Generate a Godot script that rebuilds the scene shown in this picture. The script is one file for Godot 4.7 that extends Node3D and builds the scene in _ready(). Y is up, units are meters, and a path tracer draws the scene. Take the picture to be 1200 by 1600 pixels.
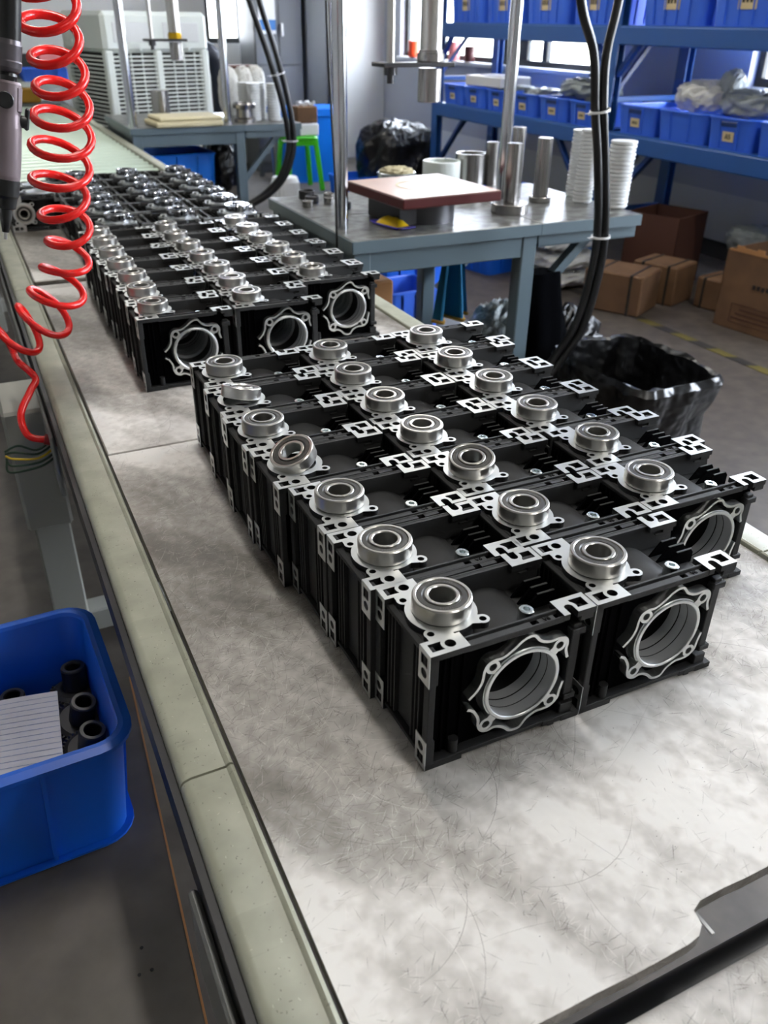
extends Node3D

# ---------------------------------------------------------------- mesh builder
class MB:
	var v := PackedVector3Array()
	var n := PackedVector3Array()
	var x := Transform3D()
	var k := 1.0

	func at(t: Transform3D) -> MB:
		x = t
		return self

	func t3(a: Vector3, b: Vector3, c: Vector3, na: Vector3, nb: Vector3, nc: Vector3) -> void:
		var A := x * a
		var B := x * b
		var C := x * c
		var NA := (x.basis * na).normalized()
		var NB := (x.basis * nb).normalized()
		var NC := (x.basis * nc).normalized()
		var g := (B - A).cross(C - A)
		if g.length_squared() < 1e-24:
			return
		v.append(A * k)
		n.append(NA)
		if g.dot(NA + NB + NC) > 0.0:
			v.append(C * k)
			v.append(B * k)
			n.append(NC)
			n.append(NB)
		else:
			v.append(B * k)
			v.append(C * k)
			n.append(NB)
			n.append(NC)

	func quad(a: Vector3, b: Vector3, c: Vector3, d: Vector3, m: Vector3) -> void:
		t3(a, b, c, m, m, m)
		t3(a, c, d, m, m, m)

	func box(lo: Vector3, hi: Vector3, bev := 0.0) -> MB:
		var c := (lo + hi) * 0.5
		var h := (hi - lo).abs() * 0.5
		var e: float = minf(bev, minf(h.x, minf(h.y, h.z)) * 0.9)
		for i in 3:
			var j := (i + 1) % 3
			var l := (i + 2) % 3
			for s: float in [-1.0, 1.0]:
				var q: Array[Vector3] = []
				for w: Vector2 in [Vector2(-1, -1), Vector2(1, -1), Vector2(1, 1), Vector2(-1, 1)]:
					var p := Vector3()
					p[i] = s * h[i]
					p[j] = w.x * (h[j] - e)
					p[l] = w.y * (h[l] - e)
					q.append(c + p)
				var m := Vector3()
				m[i] = s
				quad(q[0], q[1], q[2], q[3], m)
				if e > 0.0:
					for s2: float in [-1.0, 1.0]:
						# edge between face i(s) and face j(s2), running along l
						var a := Vector3()
						a[i] = s * h[i]
						a[j] = s2 * (h[j] - e)
						var b := Vector3()
						b[i] = s * (h[i] - e)
						b[j] = s2 * h[j]
						var up := Vector3()
						up[l] = h[l] - e
						var nn := Vector3()
						nn[i] = s
						nn[j] = s2
						quad(c + a - up, c + a + up, c + b + up, c + b - up, nn.normalized())
		if e > 0.0:
			for sx: float in [-1.0, 1.0]:
				for sy: float in [-1.0, 1.0]:
					for sz: float in [-1.0, 1.0]:
						var s3 := Vector3(sx, sy, sz)
						var i3 := h - Vector3(e, e, e)
						var m := s3.normalized()
						t3(c + s3 * Vector3(h.x, i3.y, i3.z), c + s3 * Vector3(i3.x, h.y, i3.z), c + s3 * Vector3(i3.x, i3.y, h.z), m, m, m)
		return self

	func bx(c: Vector3, s: Vector3, bev := 0.0) -> MB:
		return box(c - s * 0.5, c + s * 0.5, bev)

	# a bar between two points with a rectangular section
	func bar(a: Vector3, b: Vector3, w: float, t: float, bev := 0.0) -> MB:
		var keep := x
		var d := (b - a).normalized()
		var up := Vector3.UP if absf(d.y) < 0.95 else Vector3.BACK
		var sx := up.cross(d).normalized()
		var sy := d.cross(sx)
		x = keep * Transform3D(Basis(sx, sy, d), (a + b) * 0.5)
		bx(Vector3.ZERO, Vector3(w, t, (b - a).length()), bev)
		x = keep
		return self

	static func area(p: PackedVector2Array) -> float:
		var s := 0.0
		for i in p.size():
			var q := p[(i + 1) % p.size()]
			s += p[i].x * q.y - q.x * p[i].y
		return s * 0.5

	static func ccw(p: PackedVector2Array, want := true) -> PackedVector2Array:
		var r := p.duplicate()
		if (area(r) > 0.0) != want:
			r.reverse()
		return r

	static func bridged(outer: PackedVector2Array, holes: Array) -> PackedVector2Array:
		var res := outer.duplicate()
		var hs := holes.duplicate()
		hs.sort_custom(func(a: PackedVector2Array, b: PackedVector2Array) -> bool:
			var ma := -1e9
			for p in a: ma = maxf(ma, p.x)
			var mb := -1e9
			for p in b: mb = maxf(mb, p.x)
			return ma > mb)
		for hi in hs.size():
			var h: PackedVector2Array = hs[hi]
			var best := 1e18
			var bi := 0
			var bj := 0
			for i in res.size():
				for j in h.size():
					var d := res[i].distance_squared_to(h[j])
					if d >= best:
						continue
					var ok := true
					for oi in range(-1, hs.size()):
						var loop: PackedVector2Array = res if oi < 0 else hs[oi]
						if oi >= 0 and oi < hi:
							continue
						for e in loop.size():
							var p := loop[e]
							var q := loop[(e + 1) % loop.size()]
							if p.is_equal_approx(res[i]) or q.is_equal_approx(res[i]) or p.is_equal_approx(h[j]) or q.is_equal_approx(h[j]):
								continue
							if Geometry2D.segment_intersects_segment(res[i], h[j], p, q) != null:
								ok = false
								break
						if not ok:
							break
					if ok:
						best = d
						bi = i
						bj = j
			var out := PackedVector2Array()
			for i in res.size():
				out.append(res[i])
				if i == bi:
					for j in h.size() + 1:
						out.append(h[(bj + j) % h.size()])
					out.append(res[i])
			res = out
		return res

	static func ear(p: PackedVector2Array) -> PackedInt32Array:
		var idx: Array[int] = []
		for i in p.size():
			idx.append(i)
		var out := PackedInt32Array()
		var guard := 0
		while idx.size() > 3 and guard < 20000:
			guard += 1
			var cut := -1
			for pass_no in 3:
				for i in idx.size():
					var a := p[idx[(i + idx.size() - 1) % idx.size()]]
					var b := p[idx[i]]
					var c := p[idx[(i + 1) % idx.size()]]
					var cr := (b - a).cross(c - b)
					if pass_no == 2:
						if absf(cr) < 1e-7:
							cut = i
							break
						continue
					if cr <= 1e-7:
						continue
					var tol := -1e-7 if pass_no == 0 else 1e-7
					var ok := true
					for q in idx:
						var w := p[q]
						if w.distance_squared_to(a) < 1e-10 or w.distance_squared_to(b) < 1e-10 or w.distance_squared_to(c) < 1e-10:
							continue
						if (b - a).cross(w - a) >= tol and (c - b).cross(w - b) >= tol and (a - c).cross(w - c) >= tol:
							ok = false
							break
					if ok:
						cut = i
						break
				if cut >= 0:
					break
			if cut < 0:
				cut = 0
				for i in idx.size():
					var a := p[idx[(i + idx.size() - 1) % idx.size()]]
					var b := p[idx[i]]
					var c := p[idx[(i + 1) % idx.size()]]
					if absf((b - a).cross(c - b)) < 1e-6:
						cut = i
						break
			out.append(idx[(cut + idx.size() - 1) % idx.size()])
			out.append(idx[cut])
			out.append(idx[(cut + 1) % idx.size()])
			idx.remove_at(cut)
		if idx.size() == 3:
			out.append_array(PackedInt32Array([idx[0], idx[1], idx[2]]))
		return out

	func map3(p: Vector2, t: float, axis: int) -> Vector3:
		if axis == 0:
			return Vector3(t, p.y, p.x)
		if axis == 1:
			return Vector3(p.x, t, p.y)
		return Vector3(p.x, p.y, t)

	func prism(outer: PackedVector2Array, holes: Array, axis: int, t0: float, t1: float, sides := true, caps := 3) -> MB:
		var o := MB.ccw(outer)
		var hs: Array = []
		for h: PackedVector2Array in holes:
			hs.append(MB.ccw(h, false))
		var poly := MB.bridged(o, hs) if hs.size() else o
		var tri := MB.ear(poly)
		var ax := Vector3()
		ax[axis] = 1.0
		for i in range(0, tri.size(), 3):
			if caps & 1:
				t3(map3(poly[tri[i]], t0, axis), map3(poly[tri[i + 1]], t0, axis), map3(poly[tri[i + 2]], t0, axis), -ax, -ax, -ax)
			if caps & 2:
				t3(map3(poly[tri[i]], t1, axis), map3(poly[tri[i + 1]], t1, axis), map3(poly[tri[i + 2]], t1, axis), ax, ax, ax)
		if sides:
			for loop: PackedVector2Array in [o] + hs:
				var m := loop.size()
				var en: Array[Vector2] = []
				for i in m:
					var e := (loop[(i + 1) % m] - loop[i]).normalized()
					en.append(Vector2(e.y, -e.x))
				for i in m:
					var a := loop[i]
					var b := loop[(i + 1) % m]
					var pa := en[(i + m - 1) % m]
					var pb := en[(i + 1) % m]
					var na := (en[i] + pa).normalized() if en[i].dot(pa) > 0.75 else en[i]
					var nb := (en[i] + pb).normalized() if en[i].dot(pb) > 0.75 else en[i]
					var A := map3(na, 0, axis)
					var B := map3(nb, 0, axis)
					t3(map3(a, t0, axis), map3(b, t0, axis), map3(b, t1, axis), A, B, B)
					t3(map3(a, t0, axis), map3(b, t1, axis), map3(a, t1, axis), A, B, A)
		return self

	# profile of (radius, height) round y; going up on the outside, down on the inside
	func lathe(prof: Array, c: Vector3, seg := 32, a0 := 0.0, a1 := TAU) -> MB:
		for i in prof.size() - 1:
			var p: Vector2 = prof[i]
			var q: Vector2 = prof[i + 1]
			var d := (q - p).normalized()
			var m := Vector2(d.y, -d.x)
			for s in seg:
				var u := lerpf(a0, a1, float(s) / seg)
				var w := lerpf(a0, a1, float(s + 1) / seg)
				var du := Vector3(cos(u), 0, sin(u))
				var dw := Vector3(cos(w), 0, sin(w))
				var nu := du * m.x + Vector3.UP * m.y
				var nw := dw * m.x + Vector3.UP * m.y
				var A := c + du * p.x + Vector3.UP * p.y
				var B := c + dw * p.x + Vector3.UP * p.y
				var C := c + dw * q.x + Vector3.UP * q.y
				var D := c + du * q.x + Vector3.UP * q.y
				t3(A, B, C, nu, nw, nw)
				t3(A, C, D, nu, nw, nu)
		return self

	func cyl(a: Vector3, b: Vector3, r: float, seg := 24, r2 := -1.0, bev := 0.0) -> MB:
		var keep := x
		var d := b - a
		var l := d.length()
		d /= l
		var s := Vector3.RIGHT if absf(d.x) < 0.9 else Vector3.BACK
		var sx := s.cross(d).normalized()
		var sz := sx.cross(d)
		x = keep * Transform3D(Basis(sx, d, sz), a)
		var R2 := r if r2 < 0.0 else r2
		if bev > 0.0:
			lathe([Vector2(0, 0), Vector2(r - bev, 0), Vector2(r, bev), Vector2(R2, l - bev), Vector2(R2 - bev, l), Vector2(0, l)], Vector3.ZERO, seg)
		else:
			lathe([Vector2(0, 0), Vector2(r, 0), Vector2(R2, l), Vector2(0, l)], Vector3.ZERO, seg)
		x = keep
		return self

	func tube(path: PackedVector3Array, r: float, seg := 10, closed_ends := true) -> MB:
		var m := path.size()
		var rings: Array = []
		var dirs: Array = []
		var t0 := (path[1] - path[0]).normalized()
		var side := t0.cross(Vector3.UP if absf(t0.y) < 0.9 else Vector3.RIGHT).normalized()
		for i in m:
			var t := (path[mini(i + 1, m - 1)] - path[maxi(i - 1, 0)]).normalized()
			side = (side - t * side.dot(t)).normalized()
			var up := t.cross(side)
			var ring := PackedVector3Array()
			for s in seg:
				var a := TAU * s / seg
				ring.append(side * cos(a) + up * sin(a))
			rings.append(ring)
			dirs.append(t)
		for i in m - 1:
			for s in seg:
				var e := (s + 1) % seg
				var n0: Vector3 = rings[i][s]
				var n1: Vector3 = rings[i][e]
				var n2: Vector3 = rings[i + 1][e]
				var n3: Vector3 = rings[i + 1][s]
				t3(path[i] + n0 * r, path[i] + n1 * r, path[i + 1] + n2 * r, n0, n1, n2)
				t3(path[i] + n0 * r, path[i + 1] + n2 * r, path[i + 1] + n3 * r, n0, n2, n3)
		if closed_ends:
			for e: int in [0, m - 1]:
				var d: Vector3 = dirs[e] * (-1.0 if e == 0 else 1.0)
				for s in seg:
					t3(path[e], path[e] + rings[e][s] * r, path[e] + rings[e][(s + 1) % seg] * r, d, d, d)
		return self

	# loops of equal size, each running (cos, sin) in x, z; going up outside gives outward normals
	func loft(loops: Array, cap0 := false, cap1 := false) -> MB:
		for j in loops.size() - 1:
			var a: PackedVector3Array = loops[j]
			var b: PackedVector3Array = loops[j + 1]
			var m := a.size()
			var fn: Array[Vector3] = []
			for i in m:
				var e := (i + 1) % m
				var t := (a[e] - a[i]) + (b[e] - b[i])
				var u := (b[i] - a[i]) + (b[e] - a[e])
				fn.append(u.cross(t).normalized())
			for i in m:
				var e := (i + 1) % m
				var pr := fn[(i + m - 1) % m]
				var nx := fn[e]
				var na := (fn[i] + pr).normalized() if fn[i].dot(pr) > 0.6 else fn[i]
				var nb := (fn[i] + nx).normalized() if fn[i].dot(nx) > 0.6 else fn[i]
				t3(a[i], a[e], b[e], na, nb, nb)
				t3(a[i], b[e], b[i], na, nb, na)
		if cap0:
			_fan(loops[0], false)
		if cap1:
			_fan(loops[-1], true)
		return self

	func _fan(l: PackedVector3Array, up: bool) -> void:
		var c := Vector3()
		for p in l:
			c += p
		c /= l.size()
		var m := Vector3.UP if up else Vector3.DOWN
		for i in l.size():
			t3(c, l[i], l[(i + 1) % l.size()], m, m, m)

	# a grid of points with smooth normals; side says which way they look
	func sheet(g: Array, side: Vector3, twosided := false) -> MB:
		var R := g.size()
		var C: int = g[0].size()
		var N: Array = []
		for i in R:
			var row := PackedVector3Array()
			for j in C:
				var du: Vector3 = g[mini(i + 1, R - 1)][j] - g[maxi(i - 1, 0)][j]
				var dv: Vector3 = g[i][mini(j + 1, C - 1)] - g[i][maxi(j - 1, 0)]
				row.append(du.cross(dv).normalized())
			N.append(row)
		var s := 0.0
		for i in R:
			for j in C:
				s += N[i][j].dot(side)
		var f := -1.0 if s < 0.0 else 1.0
		for i in R - 1:
			for j in C - 1:
				t3(g[i][j], g[i + 1][j], g[i + 1][j + 1], N[i][j] * f, N[i + 1][j] * f, N[i + 1][j + 1] * f)
				t3(g[i][j], g[i + 1][j + 1], g[i][j + 1], N[i][j] * f, N[i + 1][j + 1] * f, N[i][j + 1] * f)
		if twosided:
			var h: Array = []
			for i in R:
				var row := PackedVector3Array()
				for j in C:
					row.append(g[i][j] - N[i][j] * f * 0.0015)
				h.append(row)
			sheet(h, -side)
		return self

	func mesh() -> ArrayMesh:
		var a := []
		a.resize(Mesh.ARRAY_MAX)
		a[Mesh.ARRAY_VERTEX] = v
		a[Mesh.ARRAY_NORMAL] = n
		var m := ArrayMesh.new()
		m.add_surface_from_arrays(Mesh.PRIMITIVE_TRIANGLES, a)
		return m


# ---------------------------------------------------------------- naming
var used := {}
var M := {}
var rng := RandomNumberGenerator.new()

func numbered(called: String) -> String:
	var c: int = used.get(called, 0)
	used[called] = c + 1
	return called if c == 0 else "%s_%03d" % [called, c]

func meta(o: Node3D, label: String, category: String, group := "") -> Node3D:
	o.set_meta("label", label)
	o.set_meta("category", category)
	if group:
		o.set_meta("group", group)
	return o

func thing(called: String, label: String, category: String, where := Vector3.ZERO, turn := 0.0, group := "") -> Node3D:
	var o := Node3D.new()
	o.name = numbered(called)
	add_child(o)
	o.position = where
	o.rotation.y = turn
	return meta(o, label, category, group)

func part(called: String, mb: MB, m: Material, parent: Node) -> MeshInstance3D:
	var o := MeshInstance3D.new()
	o.name = called
	o.mesh = mb.mesh()
	o.material_override = m
	parent.add_child(o, true)
	return o

func single(called: String, mb: MB, m: Material, label: String, category: String, group := "") -> MeshInstance3D:
	var o := part(numbered(called), mb, m, self)
	meta(o, label, category, group)
	return o

func struct(called: String, mb: MB, m: Material) -> MeshInstance3D:
	var o := part(called, mb, m, self)
	o.set_meta("kind", "structure")
	return o

func copy(o: Node3D, called: String, label: String) -> Node3D:
	var c: Node3D = o.duplicate()
	c.name = numbered(called)
	add_child(c)
	c.set_meta("label", label)
	return c

# ---------------------------------------------------------------- materials
func mat(called: String, c: Color, rough := 0.6, metal := 0.0) -> StandardMaterial3D:
	var m := StandardMaterial3D.new()
	m.resource_name = called
	m.albedo_color = c
	m.roughness = rough
	m.metallic = metal
	M[called] = m
	return m

func noise_tex(freq: float, lo: Color, hi: Color, s: int, octaves := 4, size := 512, mid := 0.5) -> NoiseTexture2D:
	var f := FastNoiseLite.new()
	f.seed = s
	f.frequency = freq
	f.fractal_octaves = octaves
	var t := NoiseTexture2D.new()
	t.width = size
	t.height = size
	t.seamless = true
	t.noise = f
	var g := Gradient.new()
	g.set_color(0, lo)
	g.set_color(1, hi)
	g.add_point(mid, lo.lerp(hi, 0.5))
	t.color_ramp = g
	return t

func bump_tex(freq: float, s: int, strength := 4.0, octaves := 3, size := 512) -> NoiseTexture2D:
	var f := FastNoiseLite.new()
	f.seed = s
	f.frequency = freq
	f.fractal_octaves = octaves
	var t := NoiseTexture2D.new()
	t.width = size
	t.height = size
	t.seamless = true
	t.noise = f
	t.as_normal_map = true
	t.bump_strength = strength
	return t

func tri_map(m: StandardMaterial3D, per_metre: float, world := true) -> void:
	m.uv1_triplanar = true
	m.uv1_world_triplanar = world
	m.uv1_scale = Vector3(per_metre, per_metre, per_metre)

func board_texture() -> ImageTexture:
	var f := FastNoiseLite.new()
	f.seed = 11
	f.frequency = 0.010
	f.fractal_octaves = 4
	var f2 := FastNoiseLite.new()
	f2.seed = 5
	f2.frequency = 0.09
	f2.fractal_octaves = 3
	var S := 512
	var im := Image.create(S, S, false, Image.FORMAT_RGB8)
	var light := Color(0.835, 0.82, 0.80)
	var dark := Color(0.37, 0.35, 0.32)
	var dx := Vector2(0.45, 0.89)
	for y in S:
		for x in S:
			# dirt tracks slanting along the line, with box shade painted in, paler near end
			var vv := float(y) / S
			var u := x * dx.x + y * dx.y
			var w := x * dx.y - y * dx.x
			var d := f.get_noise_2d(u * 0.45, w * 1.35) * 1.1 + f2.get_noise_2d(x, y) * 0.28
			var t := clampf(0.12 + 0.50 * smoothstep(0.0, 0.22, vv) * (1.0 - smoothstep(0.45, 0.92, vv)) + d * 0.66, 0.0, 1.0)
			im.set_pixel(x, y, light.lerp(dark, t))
	im.resize(2048, 2048, Image.INTERPOLATE_CUBIC)
	var r := RandomNumberGenerator.new()
	r.seed = 77
	for i in 42000:
		var cx := r.randf() * 2048.0
		var cy := r.randf() * 2048.0
		# scratches gather where the board colour is dark
		var here := im.get_pixel(int(cx) % 2048, int(cy) % 2048)
		if here.r > 0.70 and r.randf() < 0.84:
			continue
		var an := r.randfn(-0.5, 0.7) + (PI * 0.5 if r.randf() < 0.2 else 0.0)
		var ln := r.randf_range(5.0, 32.0)
		var al := r.randf_range(0.16, 0.6)
		if here.r > 0.70:
			al *= 0.6
		var big := r.randf()
		if big > 0.975:
			ln = r.randf_range(60.0, 300.0)
		var bend := r.randf_range(-0.006, 0.006)
		var dk := r.randf() < 0.62
		var col := Color(0.22, 0.2, 0.19) if dk else Color(0.93, 0.92, 0.9)
		for s in int(ln):
			cx += cos(an)
			cy += sin(an)
			an += bend
			var px := posmod(int(cx), 2048)
			var py := posmod(int(cy), 2048)
			im.set_pixel(px, py, im.get_pixel(px, py).lerp(col, al * (1.0 - absf(2.0 * s / ln - 1.0) * 0.7)))
	for i in 700:
		var px := r.randi_range(1, 2045)
		var py := r.randi_range(1, 2045)
		im.fill_rect(Rect2i(px, py, r.randi_range(1, 2), 1), Color(0.3, 0.28, 0.26))
	return ImageTexture.create_from_image(im)

func rail_texture() -> ImageTexture:
	var f := FastNoiseLite.new()
	f.seed = 21
	f.frequency = 0.012
	f.fractal_octaves = 4
	var S := 512
	var im := Image.create(S, S, false, Image.FORMAT_RGB8)
	var a := Color(0.655, 0.66, 0.595)
	var b := Color(0.565, 0.57, 0.51)
	for y in S:
		for x in S:
			im.set_pixel(x, y, a.lerp(b, clampf(0.4 + f.get_noise_2d(x, y) * 0.8, 0.0, 1.0)))
	im.resize(1024, 1024, Image.INTERPOLATE_CUBIC)
	var r := RandomNumberGenerator.new()
	r.seed = 8
	for i in 1500:
		var px := r.randi_range(1, 1020)
		var py := r.randi_range(1, 1020)
		var c := Color(0.2, 0.2, 0.17) if r.randf() < 0.8 else Color(0.85, 0.85, 0.78)
		var an := r.randf() * TAU
		for s in r.randi_range(1, 7):
			im.set_pixel(posmod(px + int(cos(an) * s), 1024), posmod(py + int(sin(an) * s), 1024), c)
	return ImageTexture.create_from_image(im)

func make_materials() -> void:
	var cast := mat("cast_black", Color(0.135, 0.137, 0.14), 0.52)
	cast.metallic_specular = 0.38
	cast.normal_enabled = true
	cast.normal_texture = bump_tex(0.12, 3, 5.0)
	cast.normal_scale = 0.5
	tri_map(cast, 18.0, false)
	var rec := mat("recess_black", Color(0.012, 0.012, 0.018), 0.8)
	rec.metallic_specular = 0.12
	mat("machined", Color(0.86, 0.87, 0.87), 0.36, 1.0)
	mat("bore", Color(0.80, 0.81, 0.82), 0.38, 0.45)
	mat("groove", Color(0.08, 0.08, 0.09), 0.5, 0.6)
	mat("steel", Color(0.80, 0.79, 0.77), 0.29, 1.0)
	mat("steel_dull", Color(0.64, 0.63, 0.62), 0.27, 1.0)
	mat("steel_dark", Color(0.30, 0.30, 0.31), 0.38, 0.9)
	mat("chrome", Color(0.80, 0.81, 0.83), 0.13, 1.0)
	mat("seal", Color(0.20, 0.195, 0.185), 0.36)
	mat("seal_print", Color(0.42, 0.41, 0.40), 0.5)
	mat("zinc", Color(0.80, 0.83, 0.83), 0.26, 1.0)
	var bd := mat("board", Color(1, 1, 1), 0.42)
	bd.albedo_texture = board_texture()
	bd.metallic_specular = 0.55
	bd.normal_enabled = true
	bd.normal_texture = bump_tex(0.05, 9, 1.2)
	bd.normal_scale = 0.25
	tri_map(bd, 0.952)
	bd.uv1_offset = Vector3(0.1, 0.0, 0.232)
	mat("board_edge", Color(0.60, 0.58, 0.54), 0.7)
	var rl := mat("rail", Color(1, 1, 1), 0.42)
	rl.albedo_texture = rail_texture()
	tri_map(rl, 2.4)
	mat("rail_dark", Color(0.06, 0.06, 0.07), 0.5)
	mat("grey_metal", Color(0.46, 0.46, 0.45), 0.5, 0.2)
	mat("leg_grey", Color(0.56, 0.56, 0.53), 0.55)
	mat("roller", Color(0.74, 0.80, 0.74), 0.4, 0.2)
	var fl := mat("floor", Color(1, 1, 1), 0.5)
	fl.albedo_texture = noise_tex(0.02, Color(0.255, 0.232, 0.21), Color(0.355, 0.325, 0.295), 31, 6)
	tri_map(fl, 0.9)
	var wl := mat("wall", Color(1, 1, 1), 0.8)
	wl.albedo_texture = noise_tex(0.006, Color(0.80, 0.80, 0.79), Color(0.86, 0.86, 0.85), 12, 3, 256)
	tri_map(wl, 0.4)
	mat("wall_upper", Color(0.70, 0.71, 0.74), 0.8)
	mat("ceiling", Color(0.85, 0.85, 0.84), 0.9)
	mat("dark_skirting", Color(0.10, 0.10, 0.11), 0.6)
	mat("press_paint", Color(0.335, 0.395, 0.425), 0.42)
	var pt := mat("press_top", Color(1, 1, 1), 0.3, 0.35)
	pt.albedo_texture = noise_tex(0.02, Color(0.27, 0.26, 0.25), Color(0.62, 0.64, 0.63), 41, 5)
	tri_map(pt, 1.6)
	var mr := mat("maroon", Color(0.28, 0.10, 0.10), 0.38)
	mr.metallic_specular = 0.4
	mat("maroon_glare", Color(0.80, 0.68, 0.63), 0.34)  # maroon paled by glare put into the colour
	mat("cream", Color(0.80, 0.76, 0.62), 0.7)
	mat("white_plastic", Color(0.84, 0.85, 0.85), 0.4)
	mat("white_green", Color(0.86, 0.885, 0.865), 0.4)
	mat("dark_gap", Color(0.07, 0.065, 0.05), 0.9)
	mat("black_rubber", Color(0.045, 0.045, 0.05), 0.32)
	mat("black_plastic", Color(0.05, 0.05, 0.055), 0.4)
	mat("red_hose", Color(0.86, 0.075, 0.06), 0.27)
	mat("red_fitting", Color(0.55, 0.06, 0.08), 0.45)
	mat("tool_grey", Color(0.52, 0.47, 0.49), 0.35, 0.45)
	mat("tool_collar", Color(0.36, 0.34, 0.36), 0.35, 0.6)
	mat("rack_blue", Color(0.14, 0.32, 0.57), 0.42)
	mat("brace_blue", Color(0.06, 0.19, 0.42), 0.42)
	mat("crate_blue", Color(0.05, 0.36, 0.80), 0.42)
	mat("bin_blue", Color(0.21, 0.40, 0.82), 0.38)
	mat("drum_blue", Color(0.02, 0.42, 0.82), 0.35)
	mat("sticker", Color(0.82, 0.74, 0.56), 0.7)
	mat("ink", Color(0.12, 0.10, 0.10), 0.7)
	var bag := mat("black_bag", Color(0.045, 0.045, 0.05), 0.3)
	bag.normal_enabled = true
	bag.normal_texture = bump_tex(0.012, 61, 12.0, 2)
	bag.normal_scale = 1.0
	tri_map(bag, 2.6)
	var sb := mat("silver_bag", Color(0.60, 0.63, 0.63), 0.3, 0.25)
	sb.normal_enabled = true
	sb.normal_texture = bump_tex(0.03, 62, 14.0, 3)
	sb.normal_scale = 1.3
	tri_map(sb, 6.0)
	var wb := mat("white_bag", Color(0.80, 0.80, 0.78), 0.4)
	wb.normal_enabled = true
	wb.normal_texture = bump_tex(0.02, 63, 10.0, 3)
	tri_map(wb, 5.0)
	var cb := mat("cardboard", Color(1, 1, 1), 0.8)
	cb.albedo_texture = noise_tex(0.01, Color(0.37, 0.265, 0.175), Color(0.45, 0.33, 0.22), 71, 4, 256)
	tri_map(cb, 2.0)
	mat("cardboard_red", Color(0.30, 0.17, 0.12), 0.8)
	mat("cardboard_light", Color(0.66, 0.47, 0.29), 0.8)
	mat("strap", Color(0.14, 0.12, 0.10), 0.6)
	mat("green_stool", Color(0.22, 0.66, 0.05), 0.4)
	mat("cabinet", Color(0.38, 0.39, 0.40), 0.5)
	mat("cabinet_dark", Color(0.25, 0.26, 0.27), 0.5)
	mat("frame_dark", Color(0.07, 0.08, 0.09), 0.5)
	mat("frame_white", Color(0.85, 0.85, 0.85), 0.5)
	mat("paper", Color(0.80, 0.80, 0.84), 0.8)
	mat("poster_blue", Color(0.20, 0.42, 0.66), 0.6)
	mat("yellow", Color(0.80, 0.66, 0.06), 0.35)
	mat("yellow_line", Color(0.38, 0.34, 0.15), 0.6)
	mat("black_line", Color(0.16, 0.155, 0.15), 0.6)
	mat("purple", Color(0.16, 0.12, 0.55), 0.35)
	mat("teal_cloth", Color(0.0, 0.36, 0.50), 0.85)
	mat("ochre", Color(0.62, 0.46, 0.12), 0.8)
	var dc := mat("dark_cloth", Color(0.018, 0.020, 0.028), 1.0)
	dc.metallic_specular = 0.1
	mat("navy", Color(0.05, 0.08, 0.15), 0.5)
	mat("orange", Color(0.85, 0.25, 0.07), 0.45)
	mat("pink", Color(0.85, 0.50, 0.50), 0.45)
	mat("dark_red", Color(0.25, 0.05, 0.05), 0.4)
	mat("gear_dark", Color(0.22, 0.22, 0.23), 0.42, 0.6)
	mat("gear_worn", Color(0.36, 0.36, 0.36), 0.4, 0.8)
	mat("brass", Color(0.75, 0.60, 0.12), 0.35, 0.8)
	mat("green_mark", Color(0.10, 0.45, 0.16), 0.7)
	mat("tie", Color(0.85, 0.85, 0.85), 0.4)
	mat("wire_green", Color(0.08, 0.20, 0.12), 0.5)
	var ply := mat("plywood", Color(1, 1, 1), 0.48)
	ply.albedo_texture = noise_tex(0.012, Color(0.32, 0.295, 0.265), Color(0.41, 0.38, 0.345), 81, 5)
	tri_map(ply, 1.5)
	mat("ply_edge", Color(0.68, 0.47, 0.28), 0.7)
	var gl := mat("glass", Color(0.9, 0.95, 0.95, 0.08), 0.05)
	gl.transparency = BaseMaterial3D.TRANSPARENCY_ALPHA
	var lm := mat("lamp_glow", Color(1, 1, 1), 0.5)
	lm.emission_enabled = true
	lm.emission = Color(1.0, 0.98, 0.95)
	lm.emission_energy_multiplier = 3.0

# ---------------------------------------------------------------- shared shapes
func circle(c: Vector2, r: float, seg := 24, a0 := 0.0) -> PackedVector2Array:
	var p := PackedVector2Array()
	for i in seg:
		var a := a0 + TAU * i / seg
		p.append(c + Vector2(cos(a), sin(a)) * r)
	return p

func rect(x0: float, y0: float, x1: float, y1: float) -> PackedVector2Array:
	return PackedVector2Array([Vector2(x0, y0), Vector2(x1, y0), Vector2(x1, y1), Vector2(x0, y1)])

func join(a: PackedVector2Array, b: PackedVector2Array) -> PackedVector2Array:
	var r := Geometry2D.merge_polygons(a, b)
	var best: PackedVector2Array = r[0]
	for p: PackedVector2Array in r:
		if absf(MB.area(p)) > absf(MB.area(best)):
			best = p
	return best

func cutp(a: PackedVector2Array, b: PackedVector2Array) -> PackedVector2Array:
	var r := Geometry2D.clip_polygons(a, b)
	var best: PackedVector2Array = r[0]
	for p: PackedVector2Array in r:
		if absf(MB.area(p)) > absf(MB.area(best)):
			best = p
	return best

func flip(p: PackedVector2Array, about: float) -> PackedVector2Array:
	var r := PackedVector2Array()
	for q in p:
		r.append(Vector2(q.x, 2.0 * about - q.y))
	return r

func rr(w: float, d: float, r: float, y: float, seg := 5) -> PackedVector3Array:
	var p := PackedVector3Array()
	for c in 4:
		var cx := (w * 0.5 - r) * (1.0 if c == 0 or c == 3 else -1.0)
		var cz := (d * 0.5 - r) * (1.0 if c < 2 else -1.0)
		for i in seg + 1:
			var a := PI * 0.5 * c + PI * 0.5 * i / seg
			p.append(Vector3(cx + cos(a) * r, y, cz + sin(a) * r))
	return p

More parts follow.
